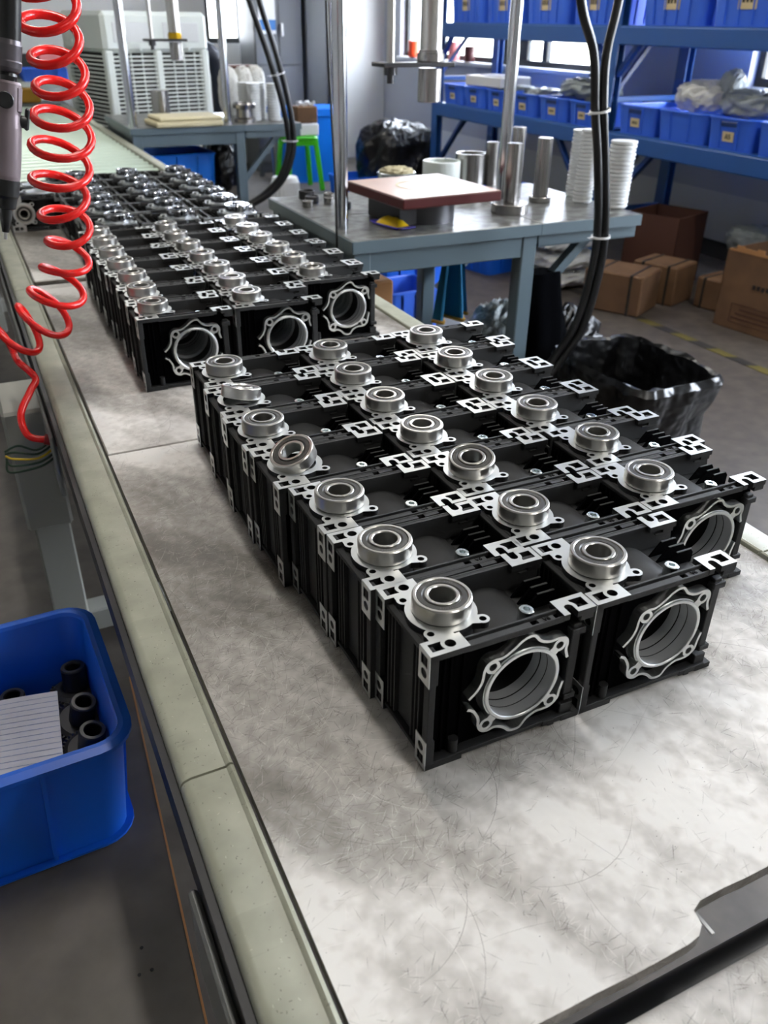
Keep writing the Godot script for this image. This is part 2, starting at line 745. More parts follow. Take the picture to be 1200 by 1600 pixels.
func spline(pts: Array, per := 4) -> PackedVector3Array:
	var out := PackedVector3Array()
	for i in pts.size() - 1:
		var p0: Vector3 = pts[maxi(i - 1, 0)]
		var p1: Vector3 = pts[i]
		var p2: Vector3 = pts[i + 1]
		var p3: Vector3 = pts[mini(i + 2, pts.size() - 1)]
		for s in per:
			out.append(p1.cubic_interpolate(p2, p0, p3, float(s) / per))
	out.append(pts[-1])
	return out

func mm() -> MB:
	var b := MB.new()
	b.k = 0.001
	return b

# ---------------------------------------------------------------- gearbox housing
# local axes: origin at the top near-left corner, x to the right, y up, z to the viewer; millimetres
func make_housing() -> Node3D:
	var t := thing("gearbox_housing", "", "gearbox housing", Vector3.ZERO, 0.0, "black cast gearbox housings on the line")
	var W := 180.0
	var D := 113.0
	var H := 141.5
	# worm-side face outline: ring, four lugs, two corner pads (seen from above; second coordinate is z)
	var face := circle(Vector2(42, -D / 2), 34.5, 48)
	var lugs := [Vector2(16, -28.5), Vector2(71, -28.5), Vector2(16, -D + 28.5), Vector2(71, -D + 28.5)]
	for l: Vector2 in lugs:
		face = join(face, circle(l, 6.6, 18))
	for l: Vector2 in [lugs[1], lugs[3]]:
		var s := 1.0 if l.y > -D / 2 else -1.0
		face = join(face, PackedVector2Array([Vector2(64, -D / 2 + s * 18), Vector2(74, -D / 2 + s * 23), Vector2(66, -D / 2 + s * 33), Vector2(58, -D / 2 + s * 30)]))
	for s: int in [0, 1]:
		var pad := rect(0.5, -20.5, 41, 0)
		var neck := PackedVector2Array([Vector2(10, -19), Vector2(10, -29), Vector2(22, -36), Vector2(36, -30), Vector2(36, -19)])
		if s:
			pad = flip(pad, -D / 2)
			neck = flip(neck, -D / 2)
		face = join(join(face, neck), pad)
	var holes: Array = [circle(Vector2(42, -D / 2), 26.5, 40)]
	for l: Vector2 in lugs:
		holes.append(circle(l, 3.6, 14))
	var sq := cutp(rect(5.5, -16, 18.5, -5), circle(Vector2(26, -10.2), 9.0, 24))
	for s: int in [0, 1]:
		var rd := circle(Vector2(26, -10.2), 5.3, 18)
		holes.append(flip(sq, -D / 2) if s else sq)
		holes.append(flip(rd, -D / 2) if s else rd)
	# right-hand pads with an open slot and a hole
	var rpad := rect(143, -24, W, 0)
	var slot := join(rect(150, -8, 159, 2), circle(Vector2(154.5, -9), 4.6, 20))
	rpad = cutp(rpad, slot)
	var rsq := cutp(rect(160, -18.5, 175, -5.5), circle(Vector2(154.5, -9), 8.6, 24))
	# left-hand side pads: (z, y)
	var spad := rect(-20.5, -37, 0, -0.8)
	var ssq := cutp(rect(-16.5, -17, -4.5, -5), circle(Vector2(-10.2, -25.5), 9.2, 24))
	var srd := circle(Vector2(-10.2, -25.5), 5.2, 18)

	var b := mm()
	# black lips under the machined faces, top and bottom
	for bottom: int in [0, 1]:
		var y0 := -7.0 if not bottom else -H
		var y1 := -0.35 if not bottom else -H + 6.6
		b.prism(face, holes, 1, y0, y1)
		for s: int in [0, 1]:
			b.prism(flip(rpad, -D / 2) if s else rpad, [flip(rsq, -D / 2) if s else rsq], 1, y0 if not bottom else y0, y1)
	# worm tube
	b.lathe([Vector2(31.5, -H + 6), Vector2(31.5, -6)], Vector3(42, 0, -D / 2), 32)
	b.lathe([Vector2(26.5, -18), Vector2(26.5, -H + 6)].duplicate(), Vector3(42, 0, -D / 2), 32)
	b.lathe([Vector2(26.5, -19), Vector2(10, -19), Vector2(10, -40), Vector2(0, -40)], Vector3(42, 0, -D / 2), 28)
	# wheel case: a drum lying along z, leaving the bore free
	b.at(Transform3D(Basis(Vector3.RIGHT, Vector3(0, 0, -1), Vector3(0, 1, 0)), Vector3(104, -70.5, 0)))
	b.lathe([Vector2(44, 10), Vector2(52, 14), Vector2(52, D - 14), Vector2(44, D - 10)], Vector3.ZERO, 48)
	b.lathe([Vector2(43, D - 36), Vector2(43, 36)], Vector3.ZERO, 48)
	b.lathe([Vector2(39.5, 34), Vector2(43.5, 36)], Vector3.ZERO, 48)
	b.lathe([Vector2(43.5, D - 36), Vector2(39.5, D - 34)], Vector3.ZERO, 48)
	b.at(Transform3D())
	# end plates with the bore opening
	for s: int in [0, 1]:
		var z0 := -14.5 if not s else -D + 11
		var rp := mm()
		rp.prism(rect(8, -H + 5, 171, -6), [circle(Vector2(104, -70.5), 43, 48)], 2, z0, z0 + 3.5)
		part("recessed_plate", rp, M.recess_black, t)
		var f := -1.0 if s else 1.0
		var zf := -D if s else 0.0
		# corner post, top and bottom rails, right-hand edge
		b.box(Vector3(0.9, -H + 1, zf - f * 10), Vector3(8, -1, zf), 0.8)
		b.box(Vector3(0.9, -37, zf - f * 14), Vector3(10, -1, zf - f * 0.15), 0.8)
		b.box(Vector3(0.9, -H + 0.5, zf - f * 14), Vector3(10, -H + 36, zf - f * 0.15), 0.8)
		b.box(Vector3(40, -8.5, zf - f * 2.6), Vector3(144, -1.6, zf - f * 0.4), 0.5)
		b.box(Vector3(40, -8.5, zf - f * 14), Vector3(144, -0.9, zf - f * 11.4), 0.5)
		b.box(Vector3(40, -8.5, zf - f * 8.2), Vector3(109, -2.2, zf - f * 2.2))
		b.box(Vector3(117, -8.5, zf - f * 8.2), Vector3(135, -2.2, zf - f * 2.2))
		b.box(Vector3(8, -H + 1.5, zf - f * 14), Vector3(35, -H + 8, zf - f * 0.3), 0.5)
		b.box(Vector3(34, -H + 3.5, zf - f * 14), Vector3(136, -H + 8.5, zf - f * 0.8), 0.5)
		b.box(Vector3(136, -H + 1, zf - f * 14), Vector3(172, -H + 8, zf - f * 0.3), 0.6)
		b.box(Vector3(160, -H + 32, zf - f * 14), Vector3(170, -20, zf - f * 4), 0.8)
		b.box(Vector3(160, -H + 26, zf - f * 14), Vector3(174, -H + 33, zf - f * 2), 0.8)
		b.box(Vector3(158, -32, zf - f * 16), Vector3(174, -24, zf - f * 1.5), 0.8)
		b.box(Vector3(164, -14, zf - f * 22), Vector3(W - 0.4, -6.8, zf - f * 0.6), 0.6)
		b.box(Vector3(158, -H + 4, zf - f * 20), Vector3(173, -H + 20, zf - f * 3), 0.8)
		# upright webs on the front plate
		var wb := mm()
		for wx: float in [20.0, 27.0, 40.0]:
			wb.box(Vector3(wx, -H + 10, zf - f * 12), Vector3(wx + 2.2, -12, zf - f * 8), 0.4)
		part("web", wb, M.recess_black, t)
		b.cyl(Vector3(34, -H + 6, zf - f * 7), Vector3(34, -H + 24, zf - f * 7), 5.0, 16)
	# left side: wall and upright ribs
	b.box(Vector3(9, -H + 6, -D + 13), Vector3(12, -6, -13))
	for wz: float in [-24.0, -31.0, -38.0, -75.0, -82.0, -89.0]:
		b.box(Vector3(3.5, -H + 12, wz - 1.2), Vector3(12, -10, wz + 1.2), 0.4)
	b.box(Vector3(2.5, -11, -D + 20), Vector3(10, -6.5, -20), 0.6)
	b.box(Vector3(2.5, -H + 5, -D + 20), Vector3(10, -H + 10, -20), 0.6)
	# floor of the open bay at the right and its end wall
	b.box(Vector3(66, -34, -D + 12), Vector3(170, -30, -12))
	b.box(Vector3(158, -H + 12, -D + 14), Vector3(162, -30, -14), 0.4)
	# tall back wall of the bay
	b.prism(PackedVector2Array([Vector2(-D + 12, -29), Vector2(-D + 22.5, -29), Vector2(-D + 18, -1.4), Vector2(-D + 12, -1.4)]), [], 0, 74, W - 1.5)
	b.box(Vector3(154, -14.6, -D + 18), Vector3(170, -12.4, -D + 22.0), 0.4)
	part("body", b, M.cast_black, t)

	# fins, each its own piece; shade of the bay painted into their faces
	for fz: float in [-78.0, -66.0, -54.0]:
		var f := mm()
		f.prism(PackedVector2Array([Vector2(136, -31), Vector2(151, -14), Vector2(171, -14), Vector2(174, -18), Vector2(174, -31)]), [], 2, fz - 1.3, fz + 1.3)
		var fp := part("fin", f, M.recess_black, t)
		var fe := mm()
		fe.box(Vector3(151, -14.2, fz - 1.3), Vector3(171.5, -13.2, fz + 1.3), 0.3)
		part("fin_edge", fe, M.cast_black, fp)  # cap keeps the plain cast colour, read as the lit top edge

	var m := mm()
	m.prism(face, holes, 1, -0.5, 0.0)
	m.lathe([Vector2(26.5, -1), Vector2(26.5, -18), Vector2(22, -18.2)], Vector3(42, 0, -D / 2), 40)
	part("worm_flange", m, M.machined, t)
	for s: int in [0, 1]:
		var p := mm()
		p.prism(flip(rpad, -D / 2) if s else rpad, [flip(rsq, -D / 2) if s else rsq], 1, -0.5, 0.0)
		part("mounting_pad", p, M.machined, t)
		for low: int in [0, 1]:
			var sp := spad
			var q := ssq
			var rd := srd
			if low:
				sp = flip(sp, -H / 2)
				q = flip(q, -H / 2)
				rd = flip(rd, -H / 2)
			var e := mm()
			if s:
				e.at(Transform3D(Basis(Vector3.RIGHT, Vector3.UP, Vector3(0, 0, -1)), Vector3(0, 0, -D)))
			e.prism(sp, [q, rd], 0, 0.2, 0.9)
			part("side_pad", e, M.machined, t)
	# bore and its front ring
	var up: Array = [[44.2, -67.1], [52.7, -59.1], [57.6, -49.4], [58.9, -38.4], [62.0, -31.0], [69.0, -28.0], [77.9, -28.2], [88.9, -22.5], [98.5, -15.4], [106.0, -12.8], [112.7, -14.2], [118.9, -21.7], [127.5, -26.1], [134.3, -27.0], [141.5, -26.6], [149.4, -29.4], [152.0, -36.0], [151.2, -44.0], [154.4, -54.5]]
	var low: Array = [[43.5, -79.7], [50.2, -84.0], [56.3, -95.6], [57.0, -104.5], [60.4, -112.5], [68.0, -116.0], [74.5, -114.5], [81.4, -116.2], [88.7, -121.2], [94.8, -127.0], [106.0, -127.6], [113.2, -119.0], [123.8, -113.6], [132.2, -113.5], [141.5, -112.3], [148.9, -105.5], [150.4, -96.7], [153.3, -84.6]]
	var r := mm()
	for s: int in [0, 1]:
		if s:
			r.at(Transform3D(Basis(Vector3.RIGHT, Vector3.UP, Vector3(0, 0, -1)), Vector3(0, 0, -D)))
		for line: Array in [up, low]:
			var pts: Array = []
			for q: Array in line:
				pts.append(Vector3(q[0], q[1], 0))
			var sm := spline(pts, 3)
			var L := PackedVector3Array()
			var R := PackedVector3Array()
			for i in sm.size():
				var d := (sm[mini(i + 1, sm.size() - 1)] - sm[maxi(i - 1, 0)]).normalized()
				var sd := Vector3(-d.y, d.x, 0) * 1.5
				L.append(sm[i] + sd)
				R.append(sm[i] - sd)
			for i in sm.size() - 1:
				r.quad(L[i], L[i + 1], R[i + 1], R[i], Vector3.BACK)
				var nn := (L[i] - R[i]).normalized()
				r.quad(L[i], L[i + 1], L[i + 1] + Vector3(0, 0, -11), L[i] + Vector3(0, 0, -11), nn)
				r.quad(R[i], R[i + 1], R[i + 1] + Vector3(0, 0, -11), R[i] + Vector3(0, 0, -11), -nn)
		for c: Vector2 in [Vector2(68, -36), Vector2(143, -35.5), Vector2(141, -105.3), Vector2(66, -107)]:
			var lug := circle(c, 7.6, 20)
			var dir := (Vector2(104, -70.5) - c).normalized()
			var sd := Vector2(-dir.y, dir.x)
			lug = join(lug, PackedVector2Array([c + sd * 4.5, c - sd * 4.5, c - sd * 5.5 + dir * 11, c + sd * 5.5 + dir * 11]))
			r.prism(lug, [circle(c, 4.3, 16)], 2, -11.0, -0.1)
	part("cover_rib", r, M.machined, t)
	var ring := mm()
	var bore := mm()
	var grv := mm()
	for s: int in [0, 1]:
		var bs := Transform3D(Basis(Vector3.RIGHT, Vector3(0, 0, 1), Vector3(0, -1, 0)), Vector3(104, -70.5, 0))
		if s:
			bs = Transform3D(Basis(Vector3.RIGHT, Vector3(0, 0, -1), Vector3(0, 1, 0)), Vector3(104, -70.5, -D))
		ring.at(bs).lathe([Vector2(43.4, -12), Vector2(43.4, -1.6), Vector2(42.2, -1.6), Vector2(42.2, 0.4), Vector2(41.2, 0.9), Vector2(38.9, 0.9), Vector2(38.2, 0.2), Vector2(38.2, -1.5)], Vector3.ZERO, 64)
		bore.at(bs).lathe([Vector2(38.2, -1.4), Vector2(38.2, -13)], Vector3.ZERO, 64)
		bore.lathe([Vector2(38.6, -13.5), Vector2(38.0, -14), Vector2(38.0, -24)], Vector3.ZERO, 64)
		bore.lathe([Vector2(38.4, -24.6), Vector2(37.4, -25), Vector2(37.4, -36), Vector2(43.0, -36.2)], Vector3.ZERO, 64)
		grv.at(bs).lathe([Vector2(38.2, -12.9), Vector2(39.0, -13.2), Vector2(38.0, -13.9)], Vector3.ZERO, 64)
		grv.lathe([Vector2(38.0, -23.9), Vector2(39.0, -24.3), Vector2(37.4, -25.0)], Vector3.ZERO, 64)
	part("bore_ring", ring, M.machined, t)
	part("bore", bore, M.bore, t)
	part("bore_groove", grv, M.groove, t)
	# socket screw in the bay
	var sc := mm()
	var xf := Transform3D(Basis(Vector3.BACK, deg_to_rad(-6)), Vector3(122.5, -13, -32))
	sc.at(xf).lathe([Vector2(0, -14), Vector2(7.6, -14), Vector2(7.6, 4.6), Vector2(6.6, 5.4), Vector2(3.6, 5.4)], Vector3.ZERO, 24)
	sc.lathe([Vector2(3.6, 5.4), Vector2(3.6, 1.5), Vector2(0, 1.5)], Vector3.ZERO, 6)
	part("socket_screw", sc, M.zinc, t)
	# cast mark on the rail
	var tm := TextMesh.new()
	var fo := SystemFont.new()
	fo.font_names = PackedStringArray(["Droid Sans"])
	tm.font = fo
	tm.text = "V6"
	tm.font_size = 24
	tm.pixel_size = 0.00028
	tm.depth = 0.0006
	var txt := MeshInstance3D.new()
	txt.name = "cast_mark"
	txt.mesh = tm
	txt.material_override = M.recess_black
	txt.transform = Transform3D(Basis(Vector3.RIGHT, Vector3(0, 0, -1), Vector3.UP), Vector3(0.1265, -0.0020, -0.0052))
	t.add_child(txt, true)
	return t

func make_bearing() -> Node3D:
	var t := thing("ball_bearing", "", "ball bearing", Vector3.ZERO, 0.0, "ball bearings waiting on the housings")
	var o := mm()
	o.lathe([Vector2(24.6, 0.6), Vector2(26.5, 0), Vector2(27.5, 0), Vector2(28.6, 1.2), Vector2(28.6, 15.6), Vector2(27.5, 16.8), Vector2(25.0, 16.8), Vector2(24.4, 16.2), Vector2(24.4, 15.0)], Vector3.ZERO, 64)
	part("outer_ring", o, M.steel, t)
	var i := mm()
	i.lathe([Vector2(16.6, 15.0), Vector2(16.6, 16.4), Vector2(16.2, 16.8), Vector2(13.6, 16.8), Vector2(12.8, 16.0), Vector2(12.8, 0.8), Vector2(13.6, 0), Vector2(16.4, 0), Vector2(16.6, 1)], Vector3.ZERO, 48)
	part("inner_ring", i, M.steel, t)
	var s := mm()
	s.lathe([Vector2(24.6, 15.4), Vector2(23.6, 16.2), Vector2(19.2, 16.2), Vector2(17.8, 15.2), Vector2(16.4, 15.2)], Vector3.ZERO, 56)
	s.lathe([Vector2(16.4, 0.9), Vector2(24.6, 0.9)], Vector3.ZERO, 40)
	var seal := part("seal", s, M.seal, t)
	# stamped characters round the seal, too small to read
	var st := mm()
	for q in 15:
		var a := deg_to_rad(198.0 + q * 6.2)
		if q in [5, 10]:
			continue
		st.at(Transform3D(Basis(Vector3.UP, -a), Vector3(cos(a) * 21.6, 16.25, sin(a) * 21.6)))
		st.bx(Vector3(0.0, 0, 0), Vector3(1.7, 0.12, 0.45))
		st.bx(Vector3(0.7 * sin(q * 2.3), 0, 0.5), Vector3(0.45, 0.12, 0.9))
	for q in 6:
		var a := deg_to_rad(52.0 + q * 6.0)
		st.at(Transform3D(Basis(Vector3.UP, -a), Vector3(cos(a) * 21.6, 16.25, sin(a) * 21.6)))
		st.bx(Vector3(0, 0, 0.2), Vector3(1.5, 0.12, 0.45))
	part("stamped_marks", st, M.seal_print, seal).set_meta("kind", "stuff")
	return t

# a bearing-like steel ring seated in the upturned bore of the far housings
func make_big_bearing() -> Node3D:
	var t := thing("flange_bearing", "", "ball bearing", Vector3.ZERO, 0.0, "large bearings in the far housings")
	var o := mm()
	o.lathe([Vector2(37, 0), Vector2(37, 18), Vector2(36, 19.5), Vector2(34, 19.5), Vector2(33.5, 18)], Vector3.ZERO, 40)
	part("outer_ring", o, M.chrome, t)
	var s := mm()
	s.lathe([Vector2(34, 18), Vector2(23, 18)], Vector3.ZERO, 40)
	part("seal", s, M.seal, t)
	var i := mm()
	i.lathe([Vector2(23, 18), Vector2(23, 22), Vector2(19, 22), Vector2(18, 21), Vector2(18, 0)], Vector3.ZERO, 36)
	part("inner_ring", i, M.chrome, t)
	for q: float in [-25.0, 25.0]:
		var a := deg_to_rad(q)
		var l := mm()
		l.cyl(Vector3(cos(a) * 40, 0, sin(a) * 40), Vector3(cos(a) * 40, 13, sin(a) * 40), 6.0, 14, -1.0, 1.0)
		part("lug", l, M.chrome, t)
	return t

# ---------------------------------------------------------------- general builders
func blob(c: Vector3, s: Vector3, amp: float, sd: int, freq := 3.0, flat := 0.0, U := 34, V := 20) -> MB:
	var f := FastNoiseLite.new()
	f.seed = sd
	f.frequency = 1.0
	f.fractal_octaves = 3
	var g: Array = []
	for i in V + 1:
		var row := PackedVector3Array()
		var th := PI * i / V
		for j in U + 1:
			var ph := TAU * (j % U) / U
			var d := Vector3(sin(th) * cos(ph), cos(th), sin(th) * sin(ph))
			var q := d * freq
			var r := 1.0 + amp * (0.35 - absf(f.get_noise_3d(q.x, q.y, q.z)) * 2.0) + amp * 0.5 * f.get_noise_3d(q.x * 2.3 + 9, q.y * 2.3, q.z * 2.3)
			var e := Vector3(signf(d.x) * pow(absf(d.x), 0.75), signf(d.y) * pow(absf(d.y), 0.7), signf(d.z) * pow(absf(d.z), 0.75)) * r * s
			if flat > 0.0:
				e.y = maxf(e.y, -s.y * flat)
			row.append(c + e)
		g.append(row)
	var mb := MB.new()
	# normals must look outwards: take the upper cap as the judge
	return _closed(mb, g, c)

func _closed(mb: MB, g: Array, c: Vector3) -> MB:
	var R := g.size()
	var C: int = g[0].size()
	var N: Array = []
	for i in R:
		var row := PackedVector3Array()
		for j in C:
			var jm := (j - 1 + C - 1) % (C - 1)
			var jp := (j + 1) % (C - 1)
			var du: Vector3 = g[mini(i + 1, R - 1)][j] - g[maxi(i - 1, 0)][j]
			var dv: Vector3 = g[i][jp] - g[i][jm]
			var m := du.cross(dv)
			if m.length() < 1e-9:
				m = g[i][j] - c
			m = m.normalized()
			if m.dot(g[i][j] - c) < 0.0:
				m = -m
			row.append(m)
		N.append(row)
	for i in R - 1:
		for j in C - 1:
			mb.t3(g[i][j], g[i + 1][j], g[i + 1][j + 1], N[i][j], N[i + 1][j], N[i + 1][j + 1])
			mb.t3(g[i][j], g[i + 1][j + 1], g[i][j + 1], N[i][j], N[i + 1][j + 1], N[i][j + 1])
	return mb

# open plastic crate, centre of its base at the origin of the thing
func crate(called: String, label: String, where: Vector3, turn: float, s: Vector3, m: Material, group := "", sticker := 0, ribs := 3, lip := 0.012) -> Node3D:
	var t := thing(called, label, "crate", where, turn, group)
	var r: float = minf(s.x, s.z) * 0.12
	var k := 0.93
	var b := MB.new()
	b.loft([rr(s.x * k, s.z * k, r * k, 0.0), rr(s.x, s.z, r, s.y - 0.012), rr(s.x + lip, s.z + lip, r + lip * 0.5, s.y - 0.012), rr(s.x + lip + 0.002, s.z + lip + 0.002, r + lip * 0.5, s.y - 0.004), rr(s.x + 0.004, s.z + 0.004, r, s.y), rr(s.x - 0.010, s.z - 0.010, r - 0.004, s.y), rr(s.x - 0.014, s.z - 0.014, r - 0.004, s.y - 0.006), rr(s.x * k - 0.012, s.z * k - 0.012, r * k - 0.004, 0.008)], true, false)
	var fl := rr(s.x * k - 0.012, s.z * k - 0.012, r * k - 0.004, 0.008)
	b._fan(fl, true)
	part("shell", b, m, t)
	for side: int in [0, 1]:
		var len := s.x if side == 0 else s.z
		for f: float in [-1.0, 1.0]:
			for i in ribs:
				var u := (float(i) + 0.5) / ribs * 2.0 - 1.0
				u *= 0.78
				var rb := MB.new()
				var e := 0.004
				if side == 0:
					rb.bar(Vector3(u * len * 0.5 * k, 0.01, f * (s.z * k * 0.5 + e)), Vector3(u * len * 0.5, s.y - 0.014, f * (s.z * 0.5 + e)), 0.006, 0.010)
				else:
					rb.bar(Vector3(f * (s.x * k * 0.5 + e), 0.01, u * len * 0.5 * k), Vector3(f * (s.x * 0.5 + e), s.y - 0.014, u * len * 0.5), 0.010, 0.006)
				part("rib", rb, m, t)
	if sticker > 0:
		# label card and a hand slot on the face that looks along -x
		var tilt := atan2(s.x * (1.0 - k) * 0.5, s.y)
		var hs := MB.new()
		hs.at(Transform3D(Basis(Vector3.BACK, tilt), Vector3(-s.x * 0.5 - 0.002 + s.x * 0.035 * 0.22, s.y * 0.80, 0)))
		hs.bx(Vector3.ZERO, Vector3(0.012, s.y * 0.15, s.z * 0.36), 0.003)
		part("hand_grip", hs, M.brace_blue, t)
		var st := MB.new()
		st.at(Transform3D(Basis(Vector3.BACK, tilt), Vector3(-s.x * 0.5 - 0.001 + s.x * 0.035 * 0.6, s.y * 0.42, 0)))
		st.bx(Vector3.ZERO, Vector3(0.006, s.y * 0.30, s.z * 0.24))
		var card := part("label_card", st, M.sticker, t)
		if sticker == 2:
			var tm := TextMesh.new()
			var fo := SystemFont.new()
			fo.font_names = PackedStringArray(["Droid Sans"])
			fo.font_weight = 700
			tm.font = fo
			tm.text = "A5"
			tm.font_size = 32
			tm.pixel_size = 0.0011
			tm.depth = 0.001
			var tx := MeshInstance3D.new()
			tx.name = "lettering"
			tx.mesh = tm
			tx.material_override = M.ink
			tx.transform = Transform3D(Basis(Vector3.BACK, tilt) * Basis(Vector3.UP, -PI * 0.5), Vector3(-s.x * 0.5 - 0.005 + s.x * 0.035 * 0.6, s.y * 0.42, 0))
			card.add_child(tx, true)
		else:
			var inkm := MB.new()
			inkm.at(Transform3D(Basis(Vector3.BACK, tilt), Vector3(-s.x * 0.5 - 0.0045 + s.x * 0.035 * 0.6, s.y * 0.42, 0)))
			for q: float in [-0.22, -0.02, 0.2]:
				inkm.bx(Vector3(0, 0, q * s.z * 0.24), Vector3(0.0015, s.y * 0.10, s.z * 0.03))
			part("faded_print", inkm, M.ink, card)
	return t

func carton(called: String, label: String, where: Vector3, turn: float, s: Vector3, m: Material, open := false, group := "") -> Node3D:
	var t := thing(called, label, "box", where, turn, group)
	var b := MB.new()
	var w := 0.006
	if open:
		b.box(Vector3(-s.x / 2, 0, -s.z / 2), Vector3(s.x / 2, w, s.z / 2))
		b.box(Vector3(-s.x / 2, 0, -s.z / 2), Vector3(-s.x / 2 + w, s.y, s.z / 2))
		b.box(Vector3(s.x / 2 - w, 0, -s.z / 2), Vector3(s.x / 2, s.y, s.z / 2))
		b.box(Vector3(-s.x / 2, 0, -s.z / 2), Vector3(s.x / 2, s.y, -s.z / 2 + w))
		b.box(Vector3(-s.x / 2, 0, s.z / 2 - w), Vector3(s.x / 2, s.y, s.z / 2))
	else:
		b.box(Vector3(-s.x / 2, 0, -s.z / 2), Vector3(s.x / 2, s.y, s.z / 2), 0.008)
	part("body", b, m, t)
	return t

func tie(c: Vector3, dir: Vector3, r: float, parent: Node) -> void:
	var b := MB.new()
	var d := dir.normalized()
	var sx := Vector3.FORWARD.cross(d).normalized()
	b.at(Transform3D(Basis(sx, d, sx.cross(d)), c))
	b.lathe([Vector2(r, -0.003), Vector2(r + 0.0025, -0.003), Vector2(r + 0.0025, 0.003), Vector2(r, 0.003)], Vector3.ZERO, 24)
	b.bx(Vector3(r + 0.006, 0, 0), Vector3(0.012, 0.007, 0.006))
	b.bar(Vector3(r + 0.006, 0, 0.002), Vector3(r + 0.03, -0.006, 0.01), 0.003, 0.002)
	part("zip_tie", b, M.tie, parent)

func ordinal(i: int) -> String:
	return ["nearest", "second", "third", "fourth", "fifth", "sixth", "seventh"][i]

# ---------------------------------------------------------------- room
const XR := 4.65   # right wall
const ZB := -9.7   # back wall

func wall_strip(b: MB, along_z: bool, at_: float, thick: float, u0: float, u1: float, y0: float, y1: float) -> void:
	if along_z:
		b.box(Vector3(at_, y0, minf(u0, u1)), Vector3(at_ + thick, y1, maxf(u0, u1)))
	else:
		b.box(Vector3(minf(u0, u1), y0, at_ - thick), Vector3(maxf(u0, u1), y1, at_))

func window_unit(n: int, along_z: bool, at_: float, u0: float, u1: float, y0: float, y1: float, mull: Array, fm: Material) -> void:
	var f := MB.new()
	var w := 0.05
	var p0 := at_ + 0.06
	var p1 := at_ + 0.11
	var add := func(a: float, b: float, ya: float, yb: float) -> void:
		if along_z:
			f.box(Vector3(p0, ya, a), Vector3(p1, yb, b), 0.004)
		else:
			f.box(Vector3(a, ya, at_ - 0.11), Vector3(b, yb, at_ - 0.06), 0.004)
	add.call(u0, u1, y0, y0 + w)
	add.call(u0, u1, y1 - w, y1)
	add.call(u0, u0 + w, y0 + w, y1 - w)
	add.call(u1 - w, u1, y0 + w, y1 - w)
	for q: Array in mull:
		add.call(q[0] - q[1] * 0.5, q[0] + q[1] * 0.5, y0 + w, y1 - w)
	var o := struct("window_%d" % n, f, fm)
	var edges: Array = [u0 + w]
	for q: Array in mull:
		edges.append(q[0] - q[1] * 0.5)
		edges.append(q[0] + q[1] * 0.5)
	edges.append(u1 - w)
	for i in range(0, edges.size(), 2):
		var g := MB.new()
		if along_z:
			g.box(Vector3(at_ + 0.083, y0 + w, edges[i]), Vector3(at_ + 0.087, y1 - w, edges[i + 1]))
		else:
			g.box(Vector3(edges[i], y0 + w, at_ - 0.087), Vector3(edges[i + 1], y1 - w, at_ - 0.083))
		part("pane", g, M.glass, o)

